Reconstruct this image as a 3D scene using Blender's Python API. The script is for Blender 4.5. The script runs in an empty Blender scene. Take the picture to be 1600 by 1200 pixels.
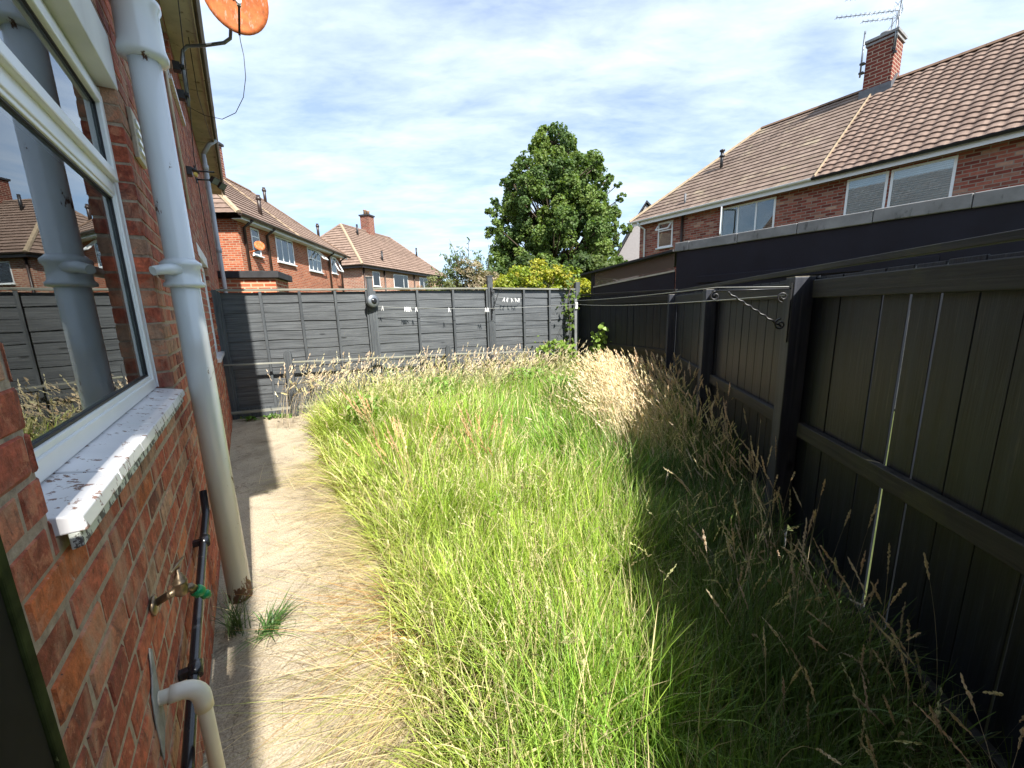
import bpy, bmesh, math, random
import numpy as np
from mathutils import Vector, Matrix
random.seed(7); rng = np.random.default_rng(7)
PI = math.pi
S = bpy.context.scene

# ------------------------------------------------------------------ camera, sky, sun, exposure
def make_camera():
    f, H = 615.0, 1.52
    V = np.array([94., 3208., f]); d = V/np.linalg.norm(V)
    yh = np.array([0, 0, 1.]) - d*d[2]; yh /= np.linalg.norm(yh)
    xh = np.cross(d, yh)
    if xh[0] < 0: xh = -xh
    R = np.array([xh, yh, -d])
    cam = bpy.data.cameras.new("camera"); o = bpy.data.objects.new("camera", cam)
    S.collection.objects.link(o)
    m = Matrix([[R[0][0], -R[0][1], -R[0][2], 0], [R[1][0], -R[1][1], -R[1][2], 0],
                [R[2][0], -R[2][1], -R[2][2], H], [0, 0, 0, 1]])
    o.matrix_world = m
    cam.sensor_width = 36; cam.lens = 36*f/1600; cam.clip_start = 0.02; cam.clip_end = 2000
    S.camera = o
make_camera()
SUN_HEAD, SUN_EL = -33.6, 46.0          # heading the light travels (clockwise from +Y), elevation
world = bpy.data.worlds.new("World"); S.world = world; world.use_nodes = True
nt = world.node_tree; nt.nodes.clear()
def wn(t, **k):
    n = nt.nodes.new(t)
    for a, b in k.items(): setattr(n, a, b)
    return n
sky = wn('ShaderNodeTexSky', sky_type='NISHITA', sun_disc=False)
sky.sun_elevation = math.radians(SUN_EL); sky.sun_rotation = math.radians(SUN_HEAD+180)
sky.air_density = 1.0; sky.dust_density = 0.6; sky.ozone_density = 1.6
tc = wn('ShaderNodeTexCoord'); sep = wn('ShaderNodeSeparateXYZ'); nt.links.new(tc.outputs['Generated'], sep.inputs[0])
# thin high cloud: project the direction on a flat layer, stretched into streaks
mx = wn('ShaderNodeMath', operation='MAXIMUM'); mx.inputs[1].default_value = 0.0; nt.links.new(sep.outputs[2], mx.inputs[0])
ad = wn('ShaderNodeMath', operation='ADD'); ad.inputs[1].default_value = 0.16; nt.links.new(mx.outputs[0], ad.inputs[0])
dx = wn('ShaderNodeMath', operation='DIVIDE'); dy = wn('ShaderNodeMath', operation='DIVIDE')
nt.links.new(sep.outputs[0], dx.inputs[0]); nt.links.new(ad.outputs[0], dx.inputs[1])
nt.links.new(sep.outputs[1], dy.inputs[0]); nt.links.new(ad.outputs[0], dy.inputs[1])
cmb = wn('ShaderNodeCombineXYZ'); nt.links.new(dx.outputs[0], cmb.inputs[0]); nt.links.new(dy.outputs[0], cmb.inputs[1])
def cloud_noise(rot, scl, loc, scale, detail, rough, dist):
    mp = wn('ShaderNodeMapping'); mp.inputs['Rotation'].default_value = (0, 0, rot)
    mp.inputs['Scale'].default_value = scl; mp.inputs['Location'].default_value = loc
    nt.links.new(cmb.outputs[0], mp.inputs[0])
    n = wn('ShaderNodeTexNoise'); n.inputs['Scale'].default_value = scale; n.inputs['Detail'].default_value = detail
    n.inputs['Roughness'].default_value = rough; n.inputs['Distortion'].default_value = dist
    nt.links.new(mp.outputs[0], n.inputs['Vector']); return n.outputs['Fac']
n1 = cloud_noise(math.radians(25), (0.75, 1.25, 1), (3.1, 1.7, 0), 1.7, 7, 0.56, 0.3)
n2 = cloud_noise(math.radians(-28), (1.0, 2.4, 1), (0, 4, 0), 4.6, 7, 0.6, 0.3)
a1 = wn('ShaderNodeMath', operation='MULTIPLY_ADD'); a1.inputs[1].default_value = 0.5
nt.links.new(n2, a1.inputs[0]); nt.links.new(n1, a1.inputs[2])
cr = wn('ShaderNodeValToRGB'); cr.color_ramp.elements[0].position = 0.56; cr.color_ramp.elements[1].position = 1.0
cr.color_ramp.elements[0].color = (.34, .34, .34, 1); cr.color_ramp.elements[1].color = (.93, .93, .93, 1)
nt.links.new(a1.outputs[0], cr.inputs[0])
mixc = wn('ShaderNodeMix', data_type='RGBA'); nt.links.new(cr.outputs[0], mixc.inputs['Factor'])
tint = wn('ShaderNodeMix', data_type='RGBA', blend_type='MULTIPLY'); tint.inputs['Factor'].default_value = 1
tint.inputs['B'].default_value = (.80, 1.04, 1.26, 1); nt.links.new(sky.outputs[0], tint.inputs['A'])
nt.links.new(tint.outputs['Result'], mixc.inputs['A']); mixc.inputs['B'].default_value = (6.9, 7.9, 9.2, 1)
bg = wn('ShaderNodeBackground'); bg.inputs[1].default_value = 0.076
nt.links.new(mixc.outputs['Result'], bg.inputs[0])
wo = wn('ShaderNodeOutputWorld'); nt.links.new(bg.outputs[0], wo.inputs[0])
sl = bpy.data.lights.new("sun", 'SUN'); sl.energy = 5.0; sl.angle = math.radians(0.53); sl.color = (1, .95, .87)
so = bpy.data.objects.new("sun", sl); S.collection.objects.link(so)
h_, e_ = math.radians(SUN_HEAD), math.radians(SUN_EL)
so.rotation_euler = Vector((math.sin(h_)*math.cos(e_), math.cos(h_)*math.cos(e_), -math.sin(e_))).to_track_quat('-Z', 'Y').to_euler()
so.location = (10, -12, 20)
S.view_settings.view_transform = 'Standard'; S.view_settings.look = 'None'; S.view_settings.gamma = 1
S.view_settings.exposure = 1.15
S.render.engine = 'CYCLES'; S.cycles.max_bounces = 8; S.cycles.transparent_max_bounces = 24

# ------------------------------------------------------------------ frames of reference
class Frame:                            # s along the heading, c to its right, z up
    def __init__(self, th, o=(0, 0, 0)):
        a = math.radians(th); self.d = Vector((math.sin(a), math.cos(a), 0)); self.n = Vector((math.cos(a), -math.sin(a), 0))
        self.o = Vector(o)
    def __call__(self, s, c, z=0): return self.o + self.d*s + self.n*c + Vector((0, 0, z))
W = Frame(-33.8)      # our own house wall: surface at c = -0.31
RF = Frame(10.6)      # right hand fence: surface at c = 1.247
BF = Frame(71.5)      # back fence: surface at c = -6.828
RH = Frame(-33)       # house row on the right
GF = Frame(-34.2)     # garage behind the right fence
NB = Frame(-4.5)      # house on the left beyond the fence
I3 = Frame(0)

# ------------------------------------------------------------------ mesh helpers
class MB:
    def __init__(self): self.v = []; self.f = []; self.uv = None; self.col = None; self.smooth = []
    def add(self, vs, fs, smooth=False):
        n = len(self.v); self.v += [Vector(p) for p in vs]
        self.f += [tuple(i+n for i in f) for f in fs]; self.smooth += [smooth]*len(fs); return self
    def box(self, F, s0, s1, c0, c1, z0, z1):
        s0, s1 = sorted((s0, s1)); c0, c1 = sorted((c0, c1)); z0, z1 = sorted((z0, z1))
        p = [F(s, c, z) for z in (z0, z1) for s, c in ((s0, c0), (s1, c0), (s1, c1), (s0, c1))]
        return self.add(p, [(0, 1, 2, 3), (7, 6, 5, 4), (0, 4, 5, 1), (1, 5, 6, 2), (2, 6, 7, 3), (3, 7, 4, 0)])
    def bar(self, a, b, w, h, up=(0, 0, 1)):        # rectangular bar from a to b
        a, b = Vector(a), Vector(b); d = (b-a).normalized(); up = Vector(up)
        x = d.cross(up)
        if x.length < 1e-4: x = d.cross(Vector((1, 0, 0)))
        x.normalize(); y = x.cross(d).normalized(); x *= w/2; y *= h/2
        p = [q+sx*x+sy*y for q in (a, b) for sx, sy in ((-1, -1), (1, -1), (1, 1), (-1, 1))]
        return self.add(p, [(0, 1, 2, 3), (7, 6, 5, 4), (0, 4, 5, 1), (1, 5, 6, 2), (2, 6, 7, 3), (3, 7, 4, 0)])
    def tube(self, pts, r, n=10, cap=True):
        pts = [Vector(p) for p in pts]; rr = r if isinstance(r, (list, tuple)) else [r]*len(pts)
        rings = []; prev = None
        for i, p in enumerate(pts):
            t = (pts[min(i+1, len(pts)-1)]-pts[max(i-1, 0)]).normalized()
            x = (prev - t*prev.dot(t)) if prev is not None else t.cross(Vector((0, 0, 1)) if abs(t.z) < .95 else Vector((1, 0, 0)))
            if x.length < 1e-5: x = t.orthogonal()
            x.normalize(); y = t.cross(x); prev = x
            rings.append([p + x*(rr[i]*math.cos(2*PI*k/n)) + y*(rr[i]*math.sin(2*PI*k/n)) for k in range(n)])
        b = len(self.v); self.v += [q for g in rings for q in g]
        for i in range(len(pts)-1):
            for k in range(n):
                self.f.append((b+i*n+k, b+i*n+(k+1) % n, b+(i+1)*n+(k+1) % n, b+(i+1)*n+k)); self.smooth.append(True)
        if cap:
            self.f.append(tuple(b+k for k in reversed(range(n)))); self.f.append(tuple(b+(len(pts)-1)*n+k for k in range(n))); self.smooth += [False]*2
        return self
    def lathe(self, o, ax, prof, n=20):             # prof: (distance along axis, radius)
        o, ax = Vector(o), Vector(ax).normalized(); x = ax.orthogonal().normalized(); y = ax.cross(x)
        b = len(self.v)
        for t, r in prof:
            for k in range(n): self.v.append(o+ax*t+x*(r*math.cos(2*PI*k/n))+y*(r*math.sin(2*PI*k/n)))
        for i in range(len(prof)-1):
            for k in range(n): self.f.append((b+i*n+k, b+i*n+(k+1) % n, b+(i+1)*n+(k+1) % n, b+(i+1)*n+k)); self.smooth.append(True)
        self.f.append(tuple(b+k for k in reversed(range(n)))); self.f.append(tuple(b+(len(prof)-1)*n+k for k in range(n))); self.smooth += [False]*2
        return self
    def poly(self, vs): return self.add(vs, [tuple(range(len(vs)))])
    def prism(self, pts, ext):                      # closed outline swept along ext
        n = len(pts); ext = Vector(ext); a = [Vector(p) for p in pts]
        return self.add(a+[p+ext for p in a], [tuple(range(n))[::-1], tuple(range(n, 2*n))] + [(i, (i+1) % n, n+(i+1) % n, n+i) for i in range(n)])
    def build(self, name, mat, parent=None, bevel=0, origin=None, fixn=True):
        if origin is None:
            if parent is not None: origin = parent.location.copy()
            else:
                xs = [p.x for p in self.v]; ys = [p.y for p in self.v]; zs = [p.z for p in self.v]
                origin = Vector(((min(xs)+max(xs))/2, (min(ys)+max(ys))/2, min(zs)))
        origin = Vector(origin); me = bpy.data.meshes.new(name)
        me.from_pydata([p-origin for p in self.v], [], self.f)
        me.polygons.foreach_set('use_smooth', self.smooth)
        if fixn:
            bm = bmesh.new(); bm.from_mesh(me); bmesh.ops.recalc_face_normals(bm, faces=bm.faces); bm.to_mesh(me); bm.free()
        auto_uv(me, origin)
        me.materials.append(mat); me.update()
        o = bpy.data.objects.new(name, me); S.collection.objects.link(o)
        if parent is None: o.location = origin
        else:
            o.parent = parent
            if parent.type == 'MESH': pass
        if bevel:
            m = o.modifiers.new('bevel', 'BEVEL'); m.width = bevel; m.segments = 2; m.limit_method = 'ANGLE'
        return o
def auto_uv(me, origin):                            # UVs in metres on every face: u level, v up the face
    n = len(me.polygons); lt = np.zeros(n, np.int32); ls = np.zeros(n, np.int32); nm = np.zeros(n*3)
    me.polygons.foreach_get('loop_total', lt); me.polygons.foreach_get('loop_start', ls); me.polygons.foreach_get('normal', nm)
    nm = nm.reshape(-1, 3); co = np.zeros(len(me.vertices)*3); me.vertices.foreach_get('co', co); co = co.reshape(-1, 3)+np.array(origin)
    vi = np.zeros(len(me.loops), np.int32); me.loops.foreach_get('vertex_index', vi)
    t = np.cross([0, 0, 1.], nm); L = np.linalg.norm(t, axis=1); flat = L < .15
    t[~flat] /= L[~flat][:, None]; t[flat] = [1, 0, 0]; b = np.cross(nm, t); b[flat] = [0, 1, 0]
    fi = np.repeat(np.arange(n), lt); P = co[vi]
    uv = np.stack([(P*t[fi]).sum(1), (P*b[fi]).sum(1)], 1)
    l = me.uv_layers.new(name='UVMap'); l.data.foreach_set('uv', uv.astype(np.float32).ravel())
def big_mesh(name, V, F, mat, cols=None, parent=None, uv=None, smooth=False, origin=(0, 0, 0)):  # V (n,3), F (m,k)
    me = bpy.data.meshes.new(name); V = np.asarray(V, np.float32)-np.array(origin, np.float32); F = np.asarray(F, np.int32)
    m, k = F.shape
    me.vertices.add(len(V)); me.vertices.foreach_set('co', V.ravel())
    me.loops.add(m*k); me.loops.foreach_set('vertex_index', F.ravel())
    me.polygons.add(m); me.polygons.foreach_set('loop_start', np.arange(m, dtype=np.int32)*k)
    me.polygons.foreach_set('loop_total', np.full(m, k, np.int32))
    me.polygons.foreach_set('use_smooth', np.full(m, smooth))
    me.update(calc_edges=True)
    if cols is not None:
        ca = me.color_attributes.new('Col', 'FLOAT_COLOR', 'POINT')
        c4 = np.ones((len(V), 4), np.float32); c4[:, :3] = cols; ca.data.foreach_set('color', c4.ravel())
    if uv is not None:
        l = me.uv_layers.new(name='UVMap'); l.data.foreach_set('uv', np.asarray(uv, np.float32)[F.ravel()].ravel())
    me.materials.append(mat)
    o = bpy.data.objects.new(name, me); S.collection.objects.link(o)
    if parent: o.parent = parent
    else: o.location = origin
    return o
def tag(o, label=None, cat=None, group=None, kind=None):
    if label: o['label'] = label
    if cat: o['category'] = cat
    if group: o['group'] = group
    if kind: o['kind'] = kind
    return o
def thing(name, label, cat, loc=(0, 0, 0), group=None):
    o = bpy.data.objects.new(name, None); S.collection.objects.link(o); o.location = loc
    o.empty_display_size = .2; return tag(o, label, cat, group)
def sub(mb, name, mat, part, root, bevel=0):        # a sub-part: mesh child of a mesh part, in the root's coordinates
    o = mb.build(name, mat, part, bevel, origin=root.location); return o
def copy_tree(o, loc=None, rot=None, label=None, parent=None):
    c = o.copy(); S.collection.objects.link(c)
    if parent: c.parent = parent
    if loc is not None: c.location = loc
    if rot is not None: c.rotation_euler = rot
    if label: c['label'] = label
    for ch in o.children: copy_tree(ch, parent=c)
    return c

# ------------------------------------------------------------------ materials
def mat(name): 
    m = bpy.data.materials.new(name); m.use_nodes = True; t = m.node_tree; t.nodes.clear(); return m, t
class NT:
    def __init__(self, name):
        self.m, self.t = mat(name); self.out = self.n('ShaderNodeOutputMaterial'); self.b = self.n('ShaderNodeBsdfPrincipled')
        self.l(self.b.outputs[0], self.out.inputs[0])
    def n(self, ty, **k):
        x = self.t.nodes.new(ty)
        for a, b in k.items(): setattr(x, a, b)
        return x
    def l(self, a, b): self.t.links.new(a, b)
    def coord(self, which='UV', scale=(1, 1, 1), rot=0, loc=(0, 0, 0)):
        c = self.n('ShaderNodeTexCoord'); mp = self.n('ShaderNodeMapping'); mp.inputs['Scale'].default_value = scale
        mp.inputs['Rotation'].default_value = (0, 0, rot); mp.inputs['Location'].default_value = loc
        self.l(c.outputs[which], mp.inputs[0]); return mp.outputs[0]
    def noise(self, vec, scale, detail=4, rough=.55, dist=0):
        n = self.n('ShaderNodeTexNoise'); n.inputs['Scale'].default_value = scale; n.inputs['Detail'].default_value = detail
        n.inputs['Roughness'].default_value = rough; n.inputs['Distortion'].default_value = dist
        if vec is not None: self.l(vec, n.inputs['Vector'])
        return n.outputs['Fac']
    def ramp(self, fac, stops):
        r = self.n('ShaderNodeValToRGB'); e = r.color_ramp.elements
        for i, (p, c) in enumerate(stops):
            x = e[i] if i < 2 else e.new(p)
            x.position = p; x.color = (*c, 1) if len(c) == 3 else c
        self.l(fac, r.inputs[0]); return r.outputs[0]
    def mix(self, fac, a, b, mode='MIX'):
        x = self.n('ShaderNodeMix', data_type='RGBA', blend_type=mode)
        for v, s in ((fac, 'Factor'), (a, 'A'), (b, 'B')):
            if isinstance(v, (int, float)): x.inputs[s].default_value = v
            elif isinstance(v, tuple): x.inputs[s].default_value = (*v, 1) if len(v) == 3 else v
            else: self.l(v, x.inputs[s])
        return x.outputs['Result']
    def math(self, op, a, b=0, clamp=False):
        x = self.n('ShaderNodeMath', operation=op, use_clamp=clamp)
        for i, v in enumerate((a, b)):
            if isinstance(v, (int, float)): x.inputs[i].default_value = v
            else: self.l(v, x.inputs[i])
        return x.outputs[0]
    def bump(self, h, strength, dist=.01):
        b = self.n('ShaderNodeBump'); b.inputs['Strength'].default_value = strength; b.inputs['Distance'].default_value = dist
        self.l(h, b.inputs['Height']); self.l(b.outputs[0], self.b.inputs['Normal']); return b
    def base(self, c, rough=.6, spec=.4, metal=0):
        if isinstance(c, tuple): self.b.inputs['Base Color'].default_value = (*c, 1)
        else: self.l(c, self.b.inputs['Base Color'])
        if isinstance(rough, (int, float)): self.b.inputs['Roughness'].default_value = rough
        else: self.l(rough, self.b.inputs['Roughness'])
        self.b.inputs['Specular IOR Level'].default_value = spec; self.b.inputs['Metallic'].default_value = metal
        return self
def simple(name, col, rough=.5, spec=.4, metal=0, var=.25, scale=6, dirt=None, bump=0):
    n = NT(name); v = n.coord('Object'); f = n.noise(v, scale, 6, .6)
    lo = tuple(x*(1-var) for x in col); hi = tuple(min(1, x*(1+var)) for x in col)
    c = n.ramp(f, [(.3, lo), (.7, hi)])
    if dirt:
        f2 = n.noise(n.coord('Object', (1, 1, .35)), scale*2.3, 8, .65)
        k = n.ramp(f2, [(dirt[1], (0, 0, 0)), (min(1, dirt[1]+.08), (1, 1, 1))]); c = n.mix(k, c, dirt[0])
    n.base(c, rough, spec, metal)
    if bump: n.bump(n.noise(v, scale*8, 5), bump, .004)
    return n.m
def brick_mat(name, cols, mortar, bscale=1.0, mort=.011, dark=.0, contrast=1):
    n = NT(name); v = n.coord('UV')
    b = n.n('ShaderNodeTexBrick'); b.offset = .5; b.squash = 1
    b.inputs['Scale'].default_value = 1/bscale; b.inputs['Brick Width'].default_value = .225; b.inputs['Row Height'].default_value = .075
    b.inputs['Mortar Size'].default_value = mort; b.inputs['Mortar Smooth'].default_value = .15; b.inputs['Bias'].default_value = 0
    b.inputs['Color1'].default_value = (0, 0, 0, 1); b.inputs['Color2'].default_value = (1, 1, 1, 1); b.inputs['Mortar'].default_value = (.5, .5, .5, 1)
    n.l(v, b.inputs[0])
    st = [(i/(len(cols)-1), c) for i, c in enumerate(cols)]
    c = n.ramp(b.outputs['Color'], st)
    f = n.noise(v, 14, 6, .65); c = n.mix(.55, c, n.ramp(f, [(.25, (.55, .5, .5)), (.75, (1.35, 1.3, 1.25))]), 'MULTIPLY')
    big = n.noise(v, .9, 4, .6); c = n.mix(.5, c, n.ramp(big, [(.3, (.72, .72, .74)), (.7, (1.25, 1.2, 1.15))]), 'MULTIPLY')
    mc = n.mix(n.noise(v, 30, 3), tuple(x*.7 for x in mortar), mortar)
    c = n.mix(b.outputs['Fac'], c, mc); n.base(c, .88, .2)
    h = n.math('SUBTRACT', n.math('MULTIPLY', f, .35), b.outputs['Fac']); n.bump(h, .6, .012)
    return n.m
def attr_brick_mat():                               # real bricks: colour of each brick from its attribute, smeared and chipped
    n = NT('hand_laid_brick'); at = n.n('ShaderNodeAttribute'); at.attribute_name = 'Col'
    v = n.coord('Object', (1, 1, 1)); vs = n.coord('Object', (1, 1, .45))
    f = n.noise(v, 34, 8, .7); f2 = n.noise(vs, 9, 6, .62, .6); f3 = n.noise(v, 120, 4, .6); f4 = n.noise(vs, 14, 8, .72, 1.2)
    c = n.mix(.75, at.outputs['Color'], n.ramp(f, [(.32, (.36, .31, .30)), (.5, (.9, .9, .9)), (.70, (1.75, 1.6, 1.5))]), 'MULTIPLY')
    sm = n.ramp(f2, [(.5, (0, 0, 0)), (.66, (.8, .8, .8))]); c = n.mix(sm, c, (.42, .27, .18)); dr = n.ramp(n.noise(n.coord('Object', (6, 6, .7)), 3, 6, .6), [(.55, (0, 0, 0)), (.75, (.5, .5, .5))]); c = n.mix(dr, c, (.12, .065, .05)); f6 = n.noise(n.coord('Object', loc=(5, 2, 1)), 17, 7, .7, .8); c = n.mix(n.ramp(f6, [(.55, (0, 0, 0)), (.62, (.7, .7, .7))]), c, (.50, .20, .11))
    c = n.mix(n.ramp(f4, [(.56, (0, 0, 0)), (.66, (.8, .8, .8))]), c, (.10, .04, .03)); pit = n.ramp(f3, [(.27, (1, 1, 1)), (.36, (0, 0, 0))]); c = n.mix(pit, c, (.06, .035, .03))
    whit = n.ramp(n.noise(v, 22, 7, .75, .4), [(.66, (0, 0, 0)), (.74, (.6, .6, .6))]); c = n.mix(whit, c, (.55, .49, .42))
    n.base(c, .8, .25); n.bump(n.math('ADD', n.math('ADD', f, f4), n.math('MULTIPLY', f3, .5)), .9, .006); return n.m
def mortar_mat():
    n = NT('lime_mortar'); v = n.coord('Object'); f = n.noise(v, 40, 8, .7); g = n.noise(v, 3.2, 5)
    c = n.ramp(f, [(.25, (.14, .11, .085)), (.5, (.36, .29, .215)), (.8, (.55, .46, .35))]); c = n.mix(n.ramp(g, [(.4, (0, 0, 0)), (.7, (.55, .55, .55))]), c, (.27, .19, .13)); n.base(c, .95, .1); n.bump(f, .7, .008); return n.m
def paint_mat(name, col, under, amt, rough=.3, scale=9, spec=.5, stain=None, low=False):   # glossy paint, flaked to what lies under it
    n = NT(name); v = n.coord('Object', (1, 1, .6)); f = n.noise(v, scale, 9, .68, .3)
    if low:
        sp = n.n('ShaderNodeSeparateXYZ'); n.l(n.coord('Object'), sp.inputs[0]); f = n.math('ADD', f, n.math('MULTIPLY', n.math('SUBTRACT', .16, sp.outputs[2], True), 1.6))
    k = n.ramp(f, [(amt, (0, 0, 0)), (amt+.025, (1, 1, 1))])
    g = n.noise(n.coord('Object', (1, 1, .2)), 3.5, 5); c = n.ramp(g, [(.3, tuple(x*.82 for x in col)), (.7, tuple(min(1, x*1.1) for x in col))])
    if stain: c = n.mix(n.ramp(n.noise(n.coord('Object', (1, 1, .5), loc=(3, 1, 2)), 2.1, 3), [(.56, (0, 0, 0)), (.72, (.7, .7, .7))]), c, stain)
    c = n.mix(k, c, under)
    n.base(c, n.mix(k, (rough,)*3, (.85,)*3), spec); n.bump(n.math('ADD', n.math('MULTIPLY', n.noise(v, 6, 3), 1.2 if low else 0), n.math('SUBTRACT', n.math('MULTIPLY', n.noise(v, 30, 4), .15), k)), .4, .004); return n.m
def wood_mat(name, c0, c1, rough=.6, ax='z', spec=.35, moss=None, bleach=None, knots=True):
    n = NT(name); sc = {'z': (14, 14, .55), 'u': (.6, 22, 1)}[ax]; src = 'Object' if ax == 'z' else 'UV'
    v = n.coord(src, sc); f = n.noise(v, 2.6, 9, .7, .5); big = n.noise(n.coord(src), 1.7, 4)
    c = n.ramp(f, [(.38, c0), (.62, c1)])
    if knots:
        vo = n.n('ShaderNodeTexVoronoi'); vo.inputs['Scale'].default_value = 1; n.l(n.coord(src, (5.5, 5.5, 2.6) if ax == 'z' else (2.2, 6, 1)), vo.inputs['Vector']); kk = n.ramp(vo.outputs['Distance'], [(.05, (.9, .9, .9)), (.12, (0, 0, 0))]); c = n.mix(kk, c, tuple(x*.45 for x in c0))
    c = n.mix(.6, c, n.ramp(big, [(.3, (.65, .65, .65)), (.7, (1.3, 1.3, 1.3))]), 'MULTIPLY')
    if bleach: c = n.mix(n.ramp(n.noise(n.coord(src, tuple(x*1.4 for x in sc)), 4, 8, .7), [(.58, (0, 0, 0)), (.72, (.6, .6, .6))]), c, bleach)
    if moss: c = n.mix(n.ramp(n.noise(n.coord('Object'), 2.8, 6, .6), [(.52, (0, 0, 0)), (.72, (.85, .85, .85))]), c, moss)
    n.base(c, rough, spec); n.bump(f, .5, .004); return n.m
def leaf_mat(name, rough=.5, trans=.35, tint=(1.2, 1.25, .5), use_attr=True, col=(.1, .18, .03)):
    m, t = mat(name); out = t.nodes.new('ShaderNodeOutputMaterial')
    p = t.nodes.new('ShaderNodeBsdfPrincipled'); tr = t.nodes.new('ShaderNodeBsdfTranslucent'); mx = t.nodes.new('ShaderNodeMixShader')
    mx.inputs[0].default_value = trans; p.inputs['Roughness'].default_value = rough; p.inputs['Specular IOR Level'].default_value = .35
    a = t.nodes.new('ShaderNodeAttribute'); a.attribute_name = 'Col'
    mul = t.nodes.new('ShaderNodeMix'); mul.data_type = 'RGBA'; mul.blend_type = 'MULTIPLY'; mul.inputs['Factor'].default_value = 1
    mul.inputs['B'].default_value = (*tint, 1)
    t.links.new(a.outputs['Color'], p.inputs['Base Color']); t.links.new(a.outputs['Color'], mul.inputs['A']); t.links.new(mul.outputs['Result'], tr.inputs[0])
    t.links.new(p.outputs[0], mx.inputs[1]); t.links.new(tr.outputs[0], mx.inputs[2]); t.links.new(mx.outputs[0], out.inputs[0]); return m
def glass_mat(name, tint=(.85, .9, .9), ior=1.5):
    m, t = mat(name); out = t.nodes.new('ShaderNodeOutputMaterial'); mx = t.nodes.new('ShaderNodeMixShader')
    fr = t.nodes.new('ShaderNodeFresnel'); fr.inputs[0].default_value = ior
    mm = t.nodes.new('ShaderNodeMath'); mm.operation = 'MULTIPLY_ADD'; mm.use_clamp = True; mm.inputs[1].default_value = 1.0; mm.inputs[2].default_value = .05
    tr = t.nodes.new('ShaderNodeBsdfTransparent'); tr.inputs[0].default_value = (*tint, 1)
    g = t.nodes.new('ShaderNodeBsdfGlossy'); g.inputs['Roughness'].default_value = .004; g.inputs[0].default_value = (.92, .95, .95, 1)
    t.links.new(fr.outputs[0], mm.inputs[0]); t.links.new(mm.outputs[0], mx.inputs[0]); t.links.new(tr.outputs[0], mx.inputs[1]); t.links.new(g.outputs[0], mx.inputs[2])
    t.links.new(mx.outputs[0], out.inputs[0]); return m
def tile_mat(name, c0, c1, lichen=(.36, .3, .2), amt=.62, dark=.5):
    n = NT(name); v = n.coord('UV'); b = n.n('ShaderNodeTexBrick'); b.offset = 0; b.inputs['Scale'].default_value = 1
    b.inputs['Brick Width'].default_value = .3; b.inputs['Row Height'].default_value = .3; b.inputs['Mortar Size'].default_value = 0
    b.inputs['Color1'].default_value = (0, 0, 0, 1); b.inputs['Color2'].default_value = (1, 1, 1, 1); n.l(v, b.inputs[0])
    c = n.mix(b.outputs['Color'], c0, c1); f = n.noise(v, 5, 8, .7)
    c = n.mix(.8, c, n.ramp(f, [(.3, (.62, .6, .6)), (.7, (1.25, 1.25, 1.25))]), 'MULTIPLY')
    c = n.mix(n.ramp(n.noise(v, 1.3, 9, .75), [(amt, (0, 0, 0)), (amt+.12, (.6, .6, .6))]), c, lichen)
    c = n.mix(n.ramp(n.noise(v, .5, 5, .6), [(.3, (.45, .45, .45)), (.45, (0, 0, 0))]), c, tuple(x*dark for x in c0))
    n.base(c, .85, .25); n.bump(f, .3, .006); return n.m

M = {}
M['brick_real'] = attr_brick_mat(); M['mortar'] = mortar_mat()
M['upvc'] = simple('white_upvc', (.72, .74, .73), .28, .5, var=.07, scale=3, dirt=((.5, .48, .4), .68))
M['upvc_clean'] = simple('white_plastic', (.76, .78, .78), .3, .5, var=.05)
M['gasket'] = simple('black_gasket', (.015, .015, .016), .5)
M['glass'] = glass_mat('window_glass'); M['glass_far'] = glass_mat('house_window_glass', (.8, .85, .85), 1.5)
M['sill'] = paint_mat('flaking_white_sill_paint', (.66, .66, .67), (.20, .12, .09), .585, .3, 34)
M['sill_edge'] = paint_mat('flaking_white_edge_paint', (.50, .53, .48), (.10, .09, .08), .5, .5, 40)
M['lintel'] = paint_mat('lintel_paint', (.66, .67, .66), (.3, .26, .2), .66, .7, 12)
M['pipe'] = paint_mat('grey_blue_pipe_paint', (.60, .64, .655), (.10, .045, .022), .64, .17, 11, .7, stain=(.56, .47, .38), low=True)
M['pipe_far'] = simple('grey_pipe_paint', (.40, .43, .45), .4, .5, var=.12, scale=2)
M['waste'] = simple('cream_waste_pipe_plastic', (.66, .62, .52), .38, .5, var=.06, scale=5, dirt=((.4, .36, .28), .66))
M['black_plastic'] = simple('black_pipe_plastic', (.014, .015, .018), .2, .6, var=.3, dirt=((.09, .08, .07), .63))
M['black_metal'] = simple('black_painted_metal', (.018, .018, .02), .4, .5)
M['brass'] = simple('weathered_brass', (.20, .15, .095), .38, .5, .75, var=.35, scale=30)
M['green_plastic'] = simple('green_hose_connector', (.01, .27, .09), .3, .5)
M['rust'] = simple('rusty_dish_face', (.48, .13, .035), .7, .3, var=.4, scale=11, dirt=((.5, .25, .17), .55))
M['galv'] = simple('galvanised_steel', (.2, .22, .24), .4, .5, .6)
M['soffit'] = simple('stained_cream_soffit', (.50, .46, .37), .7, .2, var=.2, scale=4, dirt=((.16, .12, .08), .6))
M['gutter_brown'] = simple('weathered_brown_gutter', (.17, .14, .11), .5, .4, var=.3, scale=5)
M['cable'] = simple('black_cable', (.02, .02, .022), .5)
M['cable_grey'] = simple('grey_cable', (.2, .2, .21), .5)
M['fence_grey'] = wood_mat('slate_grey_fence_stain', (.045, .050, .055), (.105, .114, .12), .42, 'u', .5, bleach=(.23, .24, .24))
M['fence_post_grey'] = wood_mat('slate_grey_post_stain', (.045, .051, .057), (.088, .097, .104), .6, 'z', .3, bleach=(.18, .19, .19))
M['fence_cap'] = wood_mat('weathered_cap_rail', (.13, .135, .12), (.30, .30, .26), .8, 'u', .2, moss=(.22, .22, .12))
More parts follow.
